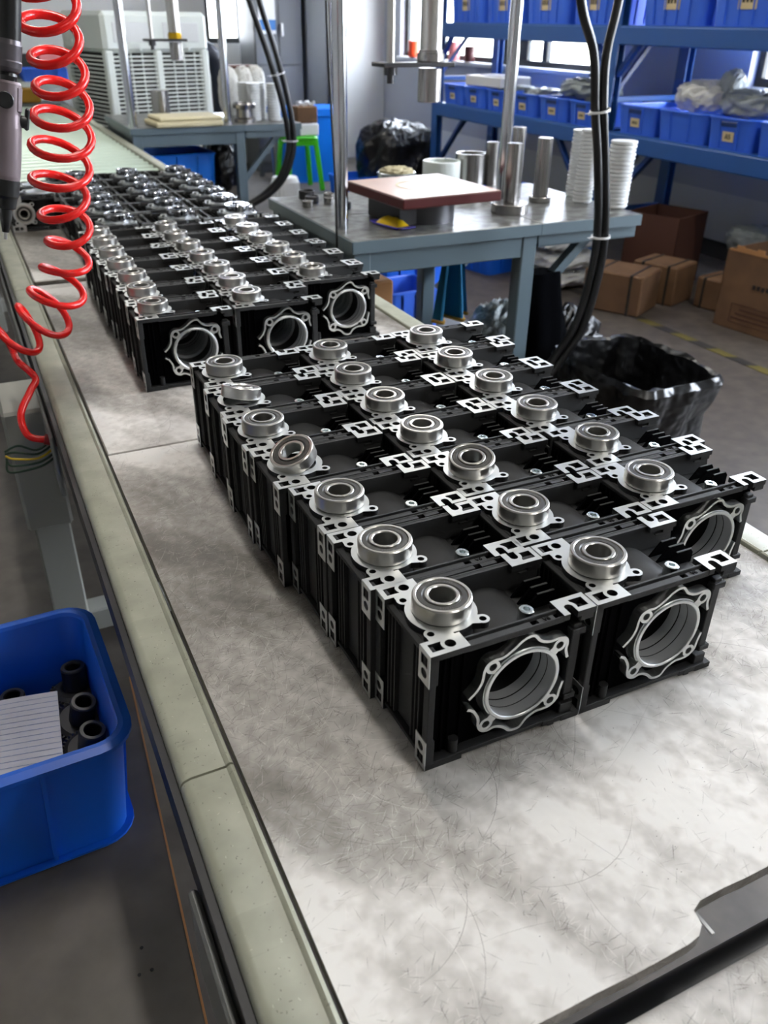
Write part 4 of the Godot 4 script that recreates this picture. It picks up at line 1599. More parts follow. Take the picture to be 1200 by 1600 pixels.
# ---------------------------------------------------------------- press benches
const PY := 0.85
func press(label: String, o: Vector3, deep: float, wide: float, ext: float, p1: Vector3, p2: Vector3, ramc: Vector3, low: float, near: bool) -> Node3D:
	var t := thing("press_bench", label, "press", o)
	var k := -o
	var b := MB.new()
	b.box(Vector3(0, PY - 0.034, -deep * 0.48), Vector3(wide, PY, 0), 0.002)
	part("bench_top", b, M.press_top, t)
	b = MB.new()
	b.box(Vector3(0, PY - 0.034, -deep), Vector3(wide, PY, -deep * 0.48 - 0.003), 0.002)
	part("bench_top", b, M.press_top, t)
	# painted edge round the top
	for e: Array in [[Vector3(-0.003, PY - 0.036, -0.003), Vector3(wide, PY - 0.0015, 0.003)], [Vector3(-0.004, PY - 0.036, -deep), Vector3(0.0, PY - 0.0015, 0.003)]]:
		b = MB.new()
		b.box(e[0], e[1])
		part("edge", b, M.press_paint, t)
	b = MB.new()
	b.box(Vector3(0.03, PY - 0.105, -0.045), Vector3(wide - 0.0, PY - 0.037, -0.016), 0.003)
	b.box(Vector3(0.03, PY - 0.105, -deep + 0.02), Vector3(wide, PY - 0.037, -deep + 0.05), 0.003)
	b.box(Vector3(0.012, PY - 0.105, -deep + 0.05), Vector3(0.045, PY - 0.037, -0.045), 0.003)
	part("apron", b, M.press_paint, t)
	for q: Vector2 in [Vector2(0.035, -0.04), Vector2(wide - 0.03, -0.04), Vector2(0.035, -deep + 0.04), Vector2(wide - 0.03, -deep + 0.04)]:
		b = MB.new()
		b.box(Vector3(q.x - 0.028, 0, q.y - 0.028), Vector3(q.x + 0.028, PY - 0.036, q.y + 0.028), 0.004)
		part("leg", b, M.press_paint, t)
	# side shelf
	b = MB.new()
	b.box(Vector3(wide + 0.002, PY - 0.034, -deep * 0.9), Vector3(wide + ext, PY, -0.0), 0.002)
	part("side_shelf", b, M.press_top, t)
	b = MB.new()
	b.box(Vector3(wide + 0.002, PY - 0.036, -0.003), Vector3(wide + ext, PY - 0.0015, 0.003))
	part("edge", b, M.press_paint, t)
	for z: float in [-0.10, -deep * 0.8]:
		b = MB.new()
		b.bar(Vector3(wide - 0.03, PY - 0.36, z), Vector3(wide + ext * 0.75, PY - 0.04, z), 0.035, 0.03)
		part("shelf_brace", b, M.press_paint, t)
	b = MB.new()
	for s: Array in [[0.0, 0.004], [0.038, 0.042]]:
		b.box(Vector3(wide + 0.01, PY - 0.036 - s[1], -0.06), Vector3(wide + ext, PY - 0.036 - s[0], -0.02))
	b.box(Vector3(wide + 0.01, PY - 0.076, -0.06), Vector3(wide + ext, PY - 0.038, -0.056))
	b.box(Vector3(wide + 0.01, PY - 0.076, -0.024), Vector3(wide + ext, PY - 0.038, -0.02))
	part("shelf_rail", b, M.press_paint, t)
	# columns, ram and guide
	for p: Vector3 in [p1, p2]:
		b = MB.new()
		b.cyl(Vector3(p.x, PY, p.z) + k, Vector3(p.x, 2.35, p.z) + k, 0.0205 if near else 0.024, 28)
		part("column", b, M.chrome, t)
	b = MB.new()
	b.box(Vector3(minf(p1.x, p2.x) - 0.10, 2.3, minf(p1.z, p2.z) - 0.16) + k, Vector3(maxf(p1.x, p2.x) + 0.10, 2.38, maxf(p1.z, p2.z) + 0.16) + k, 0.006)
	part("crosshead", b, M.press_paint, t)
	b = MB.new()
	b.cyl(Vector3(ramc.x, low + 0.10, ramc.z) + k, Vector3(ramc.x, 2.31, ramc.z) + k, 0.033, 32)
	part("ram", b, M.steel, t)
	b = MB.new()
	b.cyl(Vector3(ramc.x, low, ramc.z) + k, Vector3(ramc.x, low + 0.092, ramc.z) + k, 0.036, 32, -1.0, 0.0015)
	part("press_head", b, M.steel_dull, t)
	b = MB.new()
	b.cyl(Vector3(ramc.x, low + 0.108, ramc.z) + k, Vector3(ramc.x, low + 0.132, ramc.z) + k, 0.041, 6, -1.0, 0.002)
	b.cyl(Vector3(ramc.x, low + 0.131, ramc.z) + k, Vector3(ramc.x, low + 0.140, ramc.z) + k, 0.036, 24)
	part("lock_nut", b, M.steel_dull if near else M.brass, t)
	b = MB.new()
	b.box(Vector3(ramc.x - 0.175, low + 0.096, ramc.z - 0.045) + k, Vector3(ramc.x + 0.06, low + 0.108, ramc.z + 0.045) + k, 0.002)
	part("guide_plate", b, M.steel_dark, t)
	b = MB.new()
	b.cyl(Vector3(ramc.x - 0.133, low + 0.108, ramc.z) + k, Vector3(ramc.x - 0.133, 2.31, ramc.z) + k, 0.0125 if near else 0.011, 20)
	part("guide_rod", b, M.steel, t)
	b = MB.new()
	b.cyl(Vector3(ramc.x - 0.133, low + 0.074, ramc.z) + k, Vector3(ramc.x - 0.133, low + 0.096, ramc.z) + k, 0.020, 6)
	b.cyl(Vector3(ramc.x - 0.133, low + 0.052, ramc.z) + k, Vector3(ramc.x - 0.133, low + 0.076, ramc.z) + k, 0.011, 16)
	part("guide_nut", b, M.steel_dark, t)
	return t

func standing(called: String, label: String, cat: String, where: Vector3, r: float, h: float, m: Material, base_r := 0.0, base_h := 0.03, hollow := false) -> Node3D:
	var t := thing(called, label, cat, where)
	var b := MB.new()
	var y0 := base_h if base_r > 0.0 else 0.0
	if hollow:
		b.lathe([Vector2(r * 0.86, 0.004), Vector2(r - 0.002, 0.0), Vector2(r, 0.002), Vector2(r, h - 0.002), Vector2(r - 0.002, h), Vector2(r * 0.86, h), Vector2(r * 0.84, h - 0.003), Vector2(r * 0.84, 0.02), Vector2(0, 0.02)], Vector3.ZERO, 36)
	else:
		b.cyl(Vector3(0, y0, 0), Vector3(0, h, 0), r, 36, -1.0, 0.0015)
	part("body", b, m, t)
	if base_r > 0.0:
		b = MB.new()
		b.cyl(Vector3.ZERO, Vector3(0, base_h, 0), base_r, 40, -1.0, 0.0015)
		part("base", b, m, t)
	return t

func disc_stack(label: String, where: Vector3, r: float, n: int, lean: Vector2, h := 0.0125) -> Node3D:
	var t := thing("disc_stack", label, "caps", where, 0.0, "stacks of white plastic caps")
	for i in n:
		var b := MB.new()
		var y := i * h
		b.lathe([Vector2(0, y + 0.001), Vector2(r - 0.004, y + 0.001), Vector2(r - 0.004, y + h * 0.35), Vector2(r, y + h * 0.4), Vector2(r, y + h * 0.95), Vector2(r - 0.002, y + h), Vector2(0, y + h)], Vector3(lean.x * i + 0.0012 * sin(i * 2.1), 0, lean.y * i), 28)
		part("cap", b, M.white_plastic, t)
	return t

func build_presses() -> void:
	press("near grey press bench with two chrome columns and a maroon plate", Vector3(0.985, 0, -2.25), 0.74, 0.655, 0.405, Vector3(1.024, 0, -2.424), Vector3(1.701, 0, -2.585), Vector3(1.355, 0, -2.505), 1.185, true)
	# maroon plate on its block
	var mp := thing("press_plate", "maroon square plate on a dark block under the near press ram", "plate", Vector3(1.32, PY, -2.465), deg_to_rad(4.0))
	var b := MB.new()
	b.bx(Vector3(0, 0.085, 0), Vector3(0.355, 0.030, 0.365), 0.003)
	part("plate", b, M.maroon, mp)
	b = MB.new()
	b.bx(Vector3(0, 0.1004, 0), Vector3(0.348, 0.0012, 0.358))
	part("glare_top", b, M.maroon_glare, mp)  # pale sheet paints the glare on the plate top
	b = MB.new()
	b.cyl(Vector3(0, 0, 0), Vector3(0, 0.07, 0), 0.105, 40)
	b.box(Vector3(-0.13, 0, -0.12), Vector3(0.02, 0.07, 0.08), 0.003)
	part("block", b, M.steel_dark, mp)
	b = MB.new()
	b.lathe([Vector2(0.085, 0.1012), Vector2(0.085, 0.1018), Vector2(0.078, 0.1018), Vector2(0.078, 0.1012)], Vector3.ZERO, 40)
	part("press_mark", b, M.cream, mp)
	# what stands on the bench
	standing("press_mandrel", "tall steel mandrel with a wide disc base, nearest on the bench", "mandrel", Vector3(1.64, PY, -2.44), 0.024, 0.215, M.steel_dull, 0.062, 0.032)
	standing("press_mandrel", "tall steel mandrel with a small base, right of the press column", "mandrel", Vector3(1.845, PY, -2.56), 0.0265, 0.21, M.steel_dull, 0.038, 0.02)
	standing("press_mandrel", "white-topped steel mandrel standing behind the right press column", "mandrel", Vector3(1.80, PY, -2.66), 0.026, 0.235, M.steel_dull)
	standing("press_mandrel", "short steel mandrel at the back, left of the right press column", "mandrel", Vector3(1.87, PY, -2.93), 0.025, 0.155, M.steel_dull)
	standing("press_ring", "hollow steel ring with thick rim at the back of the near bench", "ring", Vector3(1.80, PY, -2.97), 0.06, 0.115, M.steel_dull, 0.0, 0.03, true)
	standing("open_tin", "wide open tin with a cream inside, behind the maroon plate", "tin", Vector3(1.665, PY, -2.96), 0.072, 0.095, M.white_green, 0.0, 0.03, true)
	var tin := standing("open_tin", "wide tin heaped with pale parts, behind the left of the plate", "tin", Vector3(1.475, PY, -2.96), 0.072, 0.065, M.zinc, 0.0, 0.03, true)
	part("contents", blob(Vector3(0, 0.06, 0), Vector3(0.06, 0.022, 0.06), 0.3, 5, 4.0), M.cream, tin)
	disc_stack("leaning stack of white plastic caps, left one behind the black hoses", Vector3(1.985, PY, -2.50), 0.034, 19, Vector2(0.0003, 0.0))
	disc_stack("stack of white plastic caps at the right end of the near bench", Vector3(2.035, PY, -2.385), 0.044, 17, Vector2(0.0003, 0.0))
	disc_stack("stack of white plastic caps behind the two nearer ones", Vector3(2.03, PY, -2.60), 0.036, 18, Vector2(0.0002, 0.0))
	# yellow and purple packet
	var w := thing("snack_packet", "crumpled yellow and purple foil packet on the bench below the plate", "packet", Vector3(1.182, PY + 0.001, -2.395), deg_to_rad(-76.0))
	var g: Array = []
	for i in 7:
		var row := PackedVector3Array()
		for j in 13:
			var u := i / 6.0 * 2.0 - 1.0
			var v := j / 12.0 * 2.0 - 1.0
			row.append(Vector3(v * 0.062, 0.024 * (1.0 - u * u) * (1.0 - pow(absf(v), 4.0)) + 0.002 * sin(v * 13.0 + u * 3.0) + 0.003, u * 0.026))
		g.append(row)
	b = MB.new()
	b.sheet(g, Vector3.UP, true)
	part("wrapper", b, M.yellow, w)
	for s: float in [-1.0, 1.0]:
		b = MB.new()
		b.bx(Vector3(s * 0.068, 0.006, 0), Vector3(0.022, 0.003, 0.055), 0.001)
		part("crimped_end", b, M.purple, w)
	b = MB.new()
	b.bx(Vector3(0.0, 0.004, 0.027), Vector3(0.12, 0.004, 0.012), 0.001)
	part("side_fold", b, M.purple, w)
	# metal oddments at the left rear corner
	for i in 6:
		var p: Vector3 = [Vector3(1.05, PY, -2.78), Vector3(1.09, PY, -2.84), Vector3(1.135, PY, -2.80), Vector3(1.10, PY, -2.92), Vector3(1.17, PY, -2.88), Vector3(1.16, PY, -2.70)][i]
		var r: float = [0.018, 0.024, 0.016, 0.028, 0.02, 0.015][i]
		var l: String = ["small steel bush at the left rear of the near bench, nearest the column", "steel sleeve in the heap of oddments at the bench rear", "steel bush right of the sleeve in the oddments heap", "widest steel ring in the oddments heap, at its back", "steel collar at the back right of the oddments heap", "lone steel bush in front of the oddments heap"][i]
		standing("steel_bush", l, "bush", p, r, r * (1.2 + 0.3 * sin(i * 4.0)), [M.steel_dull, M.steel_dark][i % 2], 0.0, 0.03, true)
	# cable down the left column
	var c := MB.new()
	c.tube(spline([Vector3(0.965, 2.2, -2.37), Vector3(0.962, 1.45, -2.36), Vector3(0.968, 1.15, -2.35), Vector3(0.972, 0.95, -2.34), Vector3(0.968, 0.70, -2.33), Vector3(0.98, 0.35, -2.35)], 8), 0.0035, 8)
	single("thin_cable", c, M.black_rubber, "thin black cable hanging beside the left press column", "cable")
	# pair of black hydraulic hoses in front of the bench
	var hz := thing("hydraulic_hoses", "pair of black hydraulic hoses tied together in front of the near bench", "hoses")
	var hp := [[Vector3(1.545, 1.75, -2.10), Vector3(1.545, 1.47, -2.06), Vector3(1.605, 1.33, -2.05), Vector3(1.632, 1.20, -2.05), Vector3(1.668, 1.05, -2.05), Vector3(1.698, 0.88, -2.05), Vector3(1.700, 0.75, -2.05), Vector3(1.668, 0.59, -2.05), Vector3(1.61, 0.48, -2.06), Vector3(1.50, 0.30, -2.1)],
		[Vector3(1.72, 1.75, -2.10), Vector3(1.675, 1.47, -2.06), Vector3(1.648, 1.33, -2.05), Vector3(1.657, 1.20, -2.045), Vector3(1.694, 1.05, -2.05), Vector3(1.722, 0.88, -2.045), Vector3(1.722, 0.75, -2.04), Vector3(1.690, 0.58, -2.04), Vector3(1.63, 0.47, -2.05), Vector3(1.52, 0.29, -2.09)]]
	for q: Array in hp:
		b = MB.new()
		b.tube(spline(q, 8), 0.0125, 16)
		part("hose", b, M.black_rubber, hz)
	tie(Vector3(1.648, 1.19, -2.047), Vector3(0.2, -1, 0), 0.0265, hz)
	tie(Vector3(1.712, 0.845, -2.046), Vector3(0.05, -1, 0), 0.0265, hz)

	# the next press along the line
	press("far grey press bench in front of the white air cooler", Vector3(0.94, 0, -5.29), 0.85, 0.675, 0.36, Vector3(0.965, 0, -5.33), Vector3(1.55, 0, -5.42), Vector3(1.285, 0, -5.45), 1.185, false)
	b = MB.new()
	b.at(Transform3D(Basis(Vector3.UP, 0.05), Vector3(1.275, PY, -5.40)))
	b.bx(Vector3(0, 0.016, 0), Vector3(0.40, 0.030, 0.28), 0.008)
	b.bx(Vector3(0.01, 0.043, 0), Vector3(0.38, 0.022, 0.27), 0.008)
	single("foam_pad", b, M.cream, "cream pad lying on the far press bench", "pad")
	standing("press_mandrel", "short wide steel cylinder behind the cream pad on the far bench", "cylinder", Vector3(1.235, PY, -5.80), 0.055, 0.16, M.steel_dull)
	var fr := thing("flanged_ring", "flanged steel ring right of the far press column", "ring", Vector3(1.655, PY, -5.42))
	b = MB.new()
	b.lathe([Vector2(0, 0), Vector2(0.065, 0), Vector2(0.065, 0.02), Vector2(0.05, 0.03), Vector2(0.05, 0.075), Vector2(0.068, 0.08), Vector2(0.07, 0.10), Vector2(0.062, 0.11), Vector2(0.05, 0.11), Vector2(0.05, 0.1), Vector2(0, 0.1)], Vector3.ZERO, 32)
	part("body", b, M.steel_dull, fr)
	for i in 4:
		var p: Vector3 = [Vector3(1.72, PY, -5.60), Vector3(1.80, PY, -5.56), Vector3(1.86, PY, -5.46), Vector3(1.745, PY, -5.50)][i]
		disc_stack(["white cap stack at the back left of the far bench shelf", "white cap stack in the middle of the far bench shelf", "white cap stack at the right end of the far bench shelf", "white cap stack nearest the flanged ring on the far bench"][i], p, 0.042, 13, Vector2(0, 0), 0.016)
	for i in 3:
		var p: Vector3 = [Vector3(1.69, PY, -5.84), Vector3(1.80, PY, -5.88), Vector3(1.90, PY, -5.93)][i]
		var bg := blob(p + Vector3(0, 0.14 + 0.0, 0), Vector3(0.062, 0.145, 0.075), 0.10, 40 + i, 2.6)
		var bgn := single("parts_bag", bg, M.white_bag, ["white wrapped bag behind the flanged ring", "white wrapped bag in the middle behind the cap stacks", "white wrapped bag farthest right behind the cap stacks"][i], "bag", "white bags on the far bench")
		bgn.position.y = 0.0
	var fh := thing("hydraulic_hoses", "pair of black hydraulic hoses looping down beside the far bench", "hoses")
	for k: float in [0.0, 1.0]:
		b = MB.new()
		var off := Vector3(k * 0.038, k * 0.01, k * 0.02)
		b.tube(spline([Vector3(1.50, 1.75, -4.95) + off * 2.0, Vector3(1.57, 1.48, -4.92) + off * 1.2, Vector3(1.655, 1.22, -4.9) + off, Vector3(1.725, 0.97, -4.9) + off * 0.8, Vector3(1.748, 0.78, -4.9) + off * 0.7, Vector3(1.70, 0.63, -4.9) + off * 0.7, Vector3(1.61, 0.53, -4.92) + off, Vector3(1.50, 0.46, -4.95) + off, Vector3(1.36, 0.40, -5.0) + off], 8), 0.016, 12)
		part("hose", b, M.black_rubber, fh)
	tie(Vector3(1.70, 1.14, -4.89), Vector3(0.25, -1, 0), 0.036, fh)
	tie(Vector3(1.762, 0.80, -4.89), Vector3(0, -1, 0), 0.036, fh)
	# under the far bench
	crate("blue_crate", "blue crate under the far press bench behind the farthest housings", Vector3(1.22, 0.42, -5.65), 0.05, Vector3(0.50, 0.26, 0.36), M.drum_blue)
	var st := MB.new()
	st.box(Vector3(0.99, 0.0, -5.85), Vector3(1.50, 0.42, -5.42), 0.01)
	single("tool_cabinet", st, M.cabinet_dark, "low dark cabinet carrying the blue crate under the far bench", "cabinet")
	single("black_sack", blob(Vector3(1.54, 0.60, -5.62), Vector3(0.07, 0.16, 0.12), 0.3, 17, 4.0), M.black_bag, "crumpled black sack hanging under the far bench beside its leg", "bag")

# ---------------------------------------------------------------- rack
func build_rack() -> void:
	var t := thing("storage_rack", "tall blue steel storage rack along the right wall", "rack")
	var xf := 3.87
	var xr := 4.45
	for z: float in [-7.0, -4.72, -2.44]:
		for xx: float in [xf, xr]:
			var b := MB.new()
			b.box(Vector3(xx - 0.03, 0, z - 0.045), Vector3(xx + 0.03, 2.4, z - 0.037))
			b.box(Vector3(xx - 0.03, 0, z - 0.04), Vector3(xx - 0.022, 2.4, z + 0.045))
			b.box(Vector3(xx + 0.022, 0, z - 0.04), Vector3(xx + 0.03, 2.4, z + 0.045))
			part("upright", b, M.rack_blue, t)
		for y: float in [0.30, 0.98, 1.65]:
			var b := MB.new()
			b.bar(Vector3(xf, y, z), Vector3(xr, y, z), 0.03, 0.03)
			part("tie_bar", b, M.rack_blue, t)
		for y: float in [0.30, 0.98]:
			var b := MB.new()
			b.bar(Vector3(xf, y, z), Vector3(xr, y + 0.68, z), 0.025, 0.025)
			part("frame_brace", b, M.brace_blue, t)
	for q: Array in [[-7.0, -4.72], [-4.72, -2.44]]:
		for y: float in [0.745, 1.335, 2.2]:
			for xx: float in [xf - 0.01, xr]:
				var b := MB.new()
				b.box(Vector3(xx - 0.025, y - 0.05, q[0] + 0.045), Vector3(xx + 0.025, y + 0.05, q[1] - 0.045), 0.006)
				part("beam", b, M.rack_blue, t)
			var d := MB.new()
			d.box(Vector3(xf - 0.03, y + 0.045, q[0] + 0.05), Vector3(xr + 0.03, y + 0.055, q[1] - 0.05))
			part("shelf_board", d, M.rack_blue, t)
		# knee braces under the beams
		for e: Array in [[q[0] + 0.04, q[0] + 0.46, 0.30, 0.70], [q[1] - 0.04, q[1] - 0.50, 0.22, 0.70], [q[0] + 0.04, q[0] + 0.2, 1.12, 1.29], [q[1] - 0.04, q[1] - 0.2, 1.12, 1.29]]:
			var b := MB.new()
			b.bar(Vector3(xf, e[2], e[0]), Vector3(xf, e[3], e[1]), 0.035, 0.03)
			part("knee_brace", b, M.brace_blue, t)
	# crates on the lower shelf
	var lb := [[-6.74, 0.32, 1], [-6.40, 0.32, 1], [-6.06, 0.30, 1], [-5.70, 0.34, 1], [-5.33, 0.34, 1], [-4.99, 0.30, 1], [-4.45, 0.33, 1], [-4.06, 0.40, 0], [-3.68, 0.33, 2], [-3.32, 0.33, 0], [-2.95, 0.33, 0]]
	var nm := ["blue crate with a card, first at the left end of the lower rack shelf", "blue crate with a card, second from the left end of the lower shelf", "blue crate with a card below the white box on the lower shelf", "blue crate with a card, in front of the right rack windows", "blue crate with a card below the silver bag in the left rack bay", "blue crate with a card beside the middle rack upright, left bay", "blue crate with a card beside the middle rack upright, right bay", "plain blue crate under the clear plastic bags, right rack bay", "bright blue crate with the A5 card on the lower rack shelf", "blue crate right of the A5 crate, at the picture edge", "last blue crate at the right end of the lower rack shelf"]
	for i in lb.size():
		crate("shelf_crate", nm[i], Vector3(4.06, 0.80, lb[i][0]), 0.0, Vector3(0.40, 0.165 if i > 5 else 0.15, lb[i][1]), M.bin_blue, "blue crates on the lower rack shelf", lb[i][2], 2)
	# taller crates above
	var ub := [[-6.62, 0.50], [-6.08, 0.50], [-5.54, 0.50], [-5.01, 0.46], [-4.30, 0.52], [-3.74, 0.52], [-3.18, 0.52]]
	var un := ["tall blue crate at the left end of the upper rack shelf", "tall blue crate, second from the left on the upper shelf", "tall blue crate, third from the left on the upper shelf", "tall blue crate left of the middle upright on the upper shelf", "tall blue crate right of the middle upright on the upper shelf", "tall blue crate, second right of the middle upright, upper shelf", "tall blue crate at the right end of the upper rack shelf"]
	for i in ub.size():
		crate("tall_crate", un[i], Vector3(4.08, 1.39, ub[i][0]), 0.0, Vector3(0.42, 0.30, ub[i][1]), M.bin_blue, "tall blue crates on the upper rack shelf", 1 if i != 6 else 0, 4)
	# things on the crates
	single("silver_bag", blob(Vector3(4.05, 1.01, -5.16), Vector3(0.15, 0.065, 0.24), 0.25, 7, 3.5), M.silver_bag, "shiny grey bag of parts lying on crates in the left rack bay", "bag")
	var wx := carton("white_box", "flat white box lying on crates in the left rack bay", Vector3(4.02, 0.956, -6.30), 0.1, Vector3(0.30, 0.075, 0.46), M.frame_white)
	var lid := MB.new()
	lid.bx(Vector3(0, 0.078, 0), Vector3(0.16, 0.008, 0.26), 0.002)
	part("window_panel", lid, M.paper, wx)
	single("clear_bag", blob(Vector3(4.02, 1.035, -4.06), Vector3(0.13, 0.085, 0.17), 0.22, 9, 3.0), M.white_bag, "milky plastic bag standing in the plain crate, right rack bay", "bag")
	single("clear_bag", blob(Vector3(4.05, 1.08, -3.90), Vector3(0.07, 0.10, 0.06), 0.25, 10, 3.0), M.silver_bag, "pointed twist of plastic bag between the two bags in the right bay", "bag")
	single("silver_bag", blob(Vector3(4.06, 1.02, -3.70), Vector3(0.13, 0.075, 0.21), 0.25, 14, 3.8), M.silver_bag, "shiny silver bag bulging out of the A5 crate", "bag")
	single("clear_bag", blob(Vector3(4.05, 0.96, -3.32), Vector3(0.12, 0.05, 0.12), 0.25, 15, 3.8), M.white_bag, "white plastic bag in the crate right of the A5 crate", "bag")
	for i in 3:
		single("parts_bag", blob(Vector3(4.05, 0.945, [-6.06, -5.72, -4.98][i]), Vector3(0.13, 0.035, 0.11), 0.3, 20 + i, 4.5), M.silver_bag, ["clear bag of parts in the crate beside the white box", "clear bag of parts in the crate left of the shiny grey bag", "clear bag of parts in the crate by the middle upright"][i], "bag")
	# cups on the window sill
	standing("cup", "pink cup on the window sill behind the left rack bay", "cup", Vector3(4.63, 1.066, -8.08), 0.055, 0.16, M.pink)
	standing("cup", "dark red mug on the window sill behind the left rack bay", "cup", Vector3(4.64, 1.066, -7.80), 0.05, 0.13, M.dark_red)
	standing("cup", "orange tumbler on the far window sill", "cup", Vector3(4.62, 1.066, -8.92), 0.055, 0.15, M.orange)

# ---------------------------------------------------------------- on the floor at the right
func lined_bin(called: String, label: String, c: Vector3, s: Vector3, turn: float, sd: int, stuff := true) -> void:
	var t := thing(called, label, "bin", c, turn)
	var f := FastNoiseLite.new()
	f.seed = sd
	f.frequency = 6.0
	f.fractal_octaves = 3
	var loops: Array = []
	var defs := [[0.86, 0.0], [0.95, 0.1], [0.97, 0.45], [1.0, 0.7], [1.08, 0.86], [1.10, 0.97], [1.04, 1.02], [0.97, 1.0], [0.93, 0.7], [0.88, 0.25]]
	for d: Array in defs:
		var l := rr(s.x * d[0], s.z * d[0], 0.06 * d[0], s.y * d[1], 7)
		# more points along the straight sides
		var q := PackedVector3Array()
		for i in l.size():
			var a := l[i]
			var e := l[(i + 1) % l.size()]
			var n: int = maxi(1, int((e - a).length() / 0.03))
			n = mini(n, 12)
			for k in (12 if (e - a).length() > 0.1 else 1):
				q.append(a.lerp(e, k / (12.0 if (e - a).length() > 0.1 else 1.0)))
		for i in q.size():
			var w := f.get_noise_3d(q[i].x, q[i].y * 0.6, q[i].z)
			var out := Vector3(q[i].x, 0, q[i].z).normalized()
			q[i] += out * w * 0.032 * clampf(d[1] * 1.5, 0.1, 1.0) + Vector3(0, absf(w) * 0.03 * (1.0 if d[1] > 0.6 else 0.0), 0)
		loops.append(q)
	var b := MB.new()
	b.loft(loops, true, false)
	b._fan(loops[-1], true)
	part("plastic_liner", b, M.black_bag, t)
	if stuff:
		for i in 3:
			part("film_scrap", blob(Vector3([-0.10, 0.06, 0.10][i] * s.x * 2.0, s.y * 0.42, [0.1, 0.12, -0.08][i]), Vector3(0.11, 0.10, 0.10), 0.35, 30 + i, 3.0), M.silver_bag if i < 2 else M.black_bag, t)
		var y := MB.new()
		y.bx(Vector3(0.02, s.y * 0.62, 0.17), Vector3(0.012, 0.03, 0.012), 0.002)
		part("yellow_scrap", y, M.yellow, t)

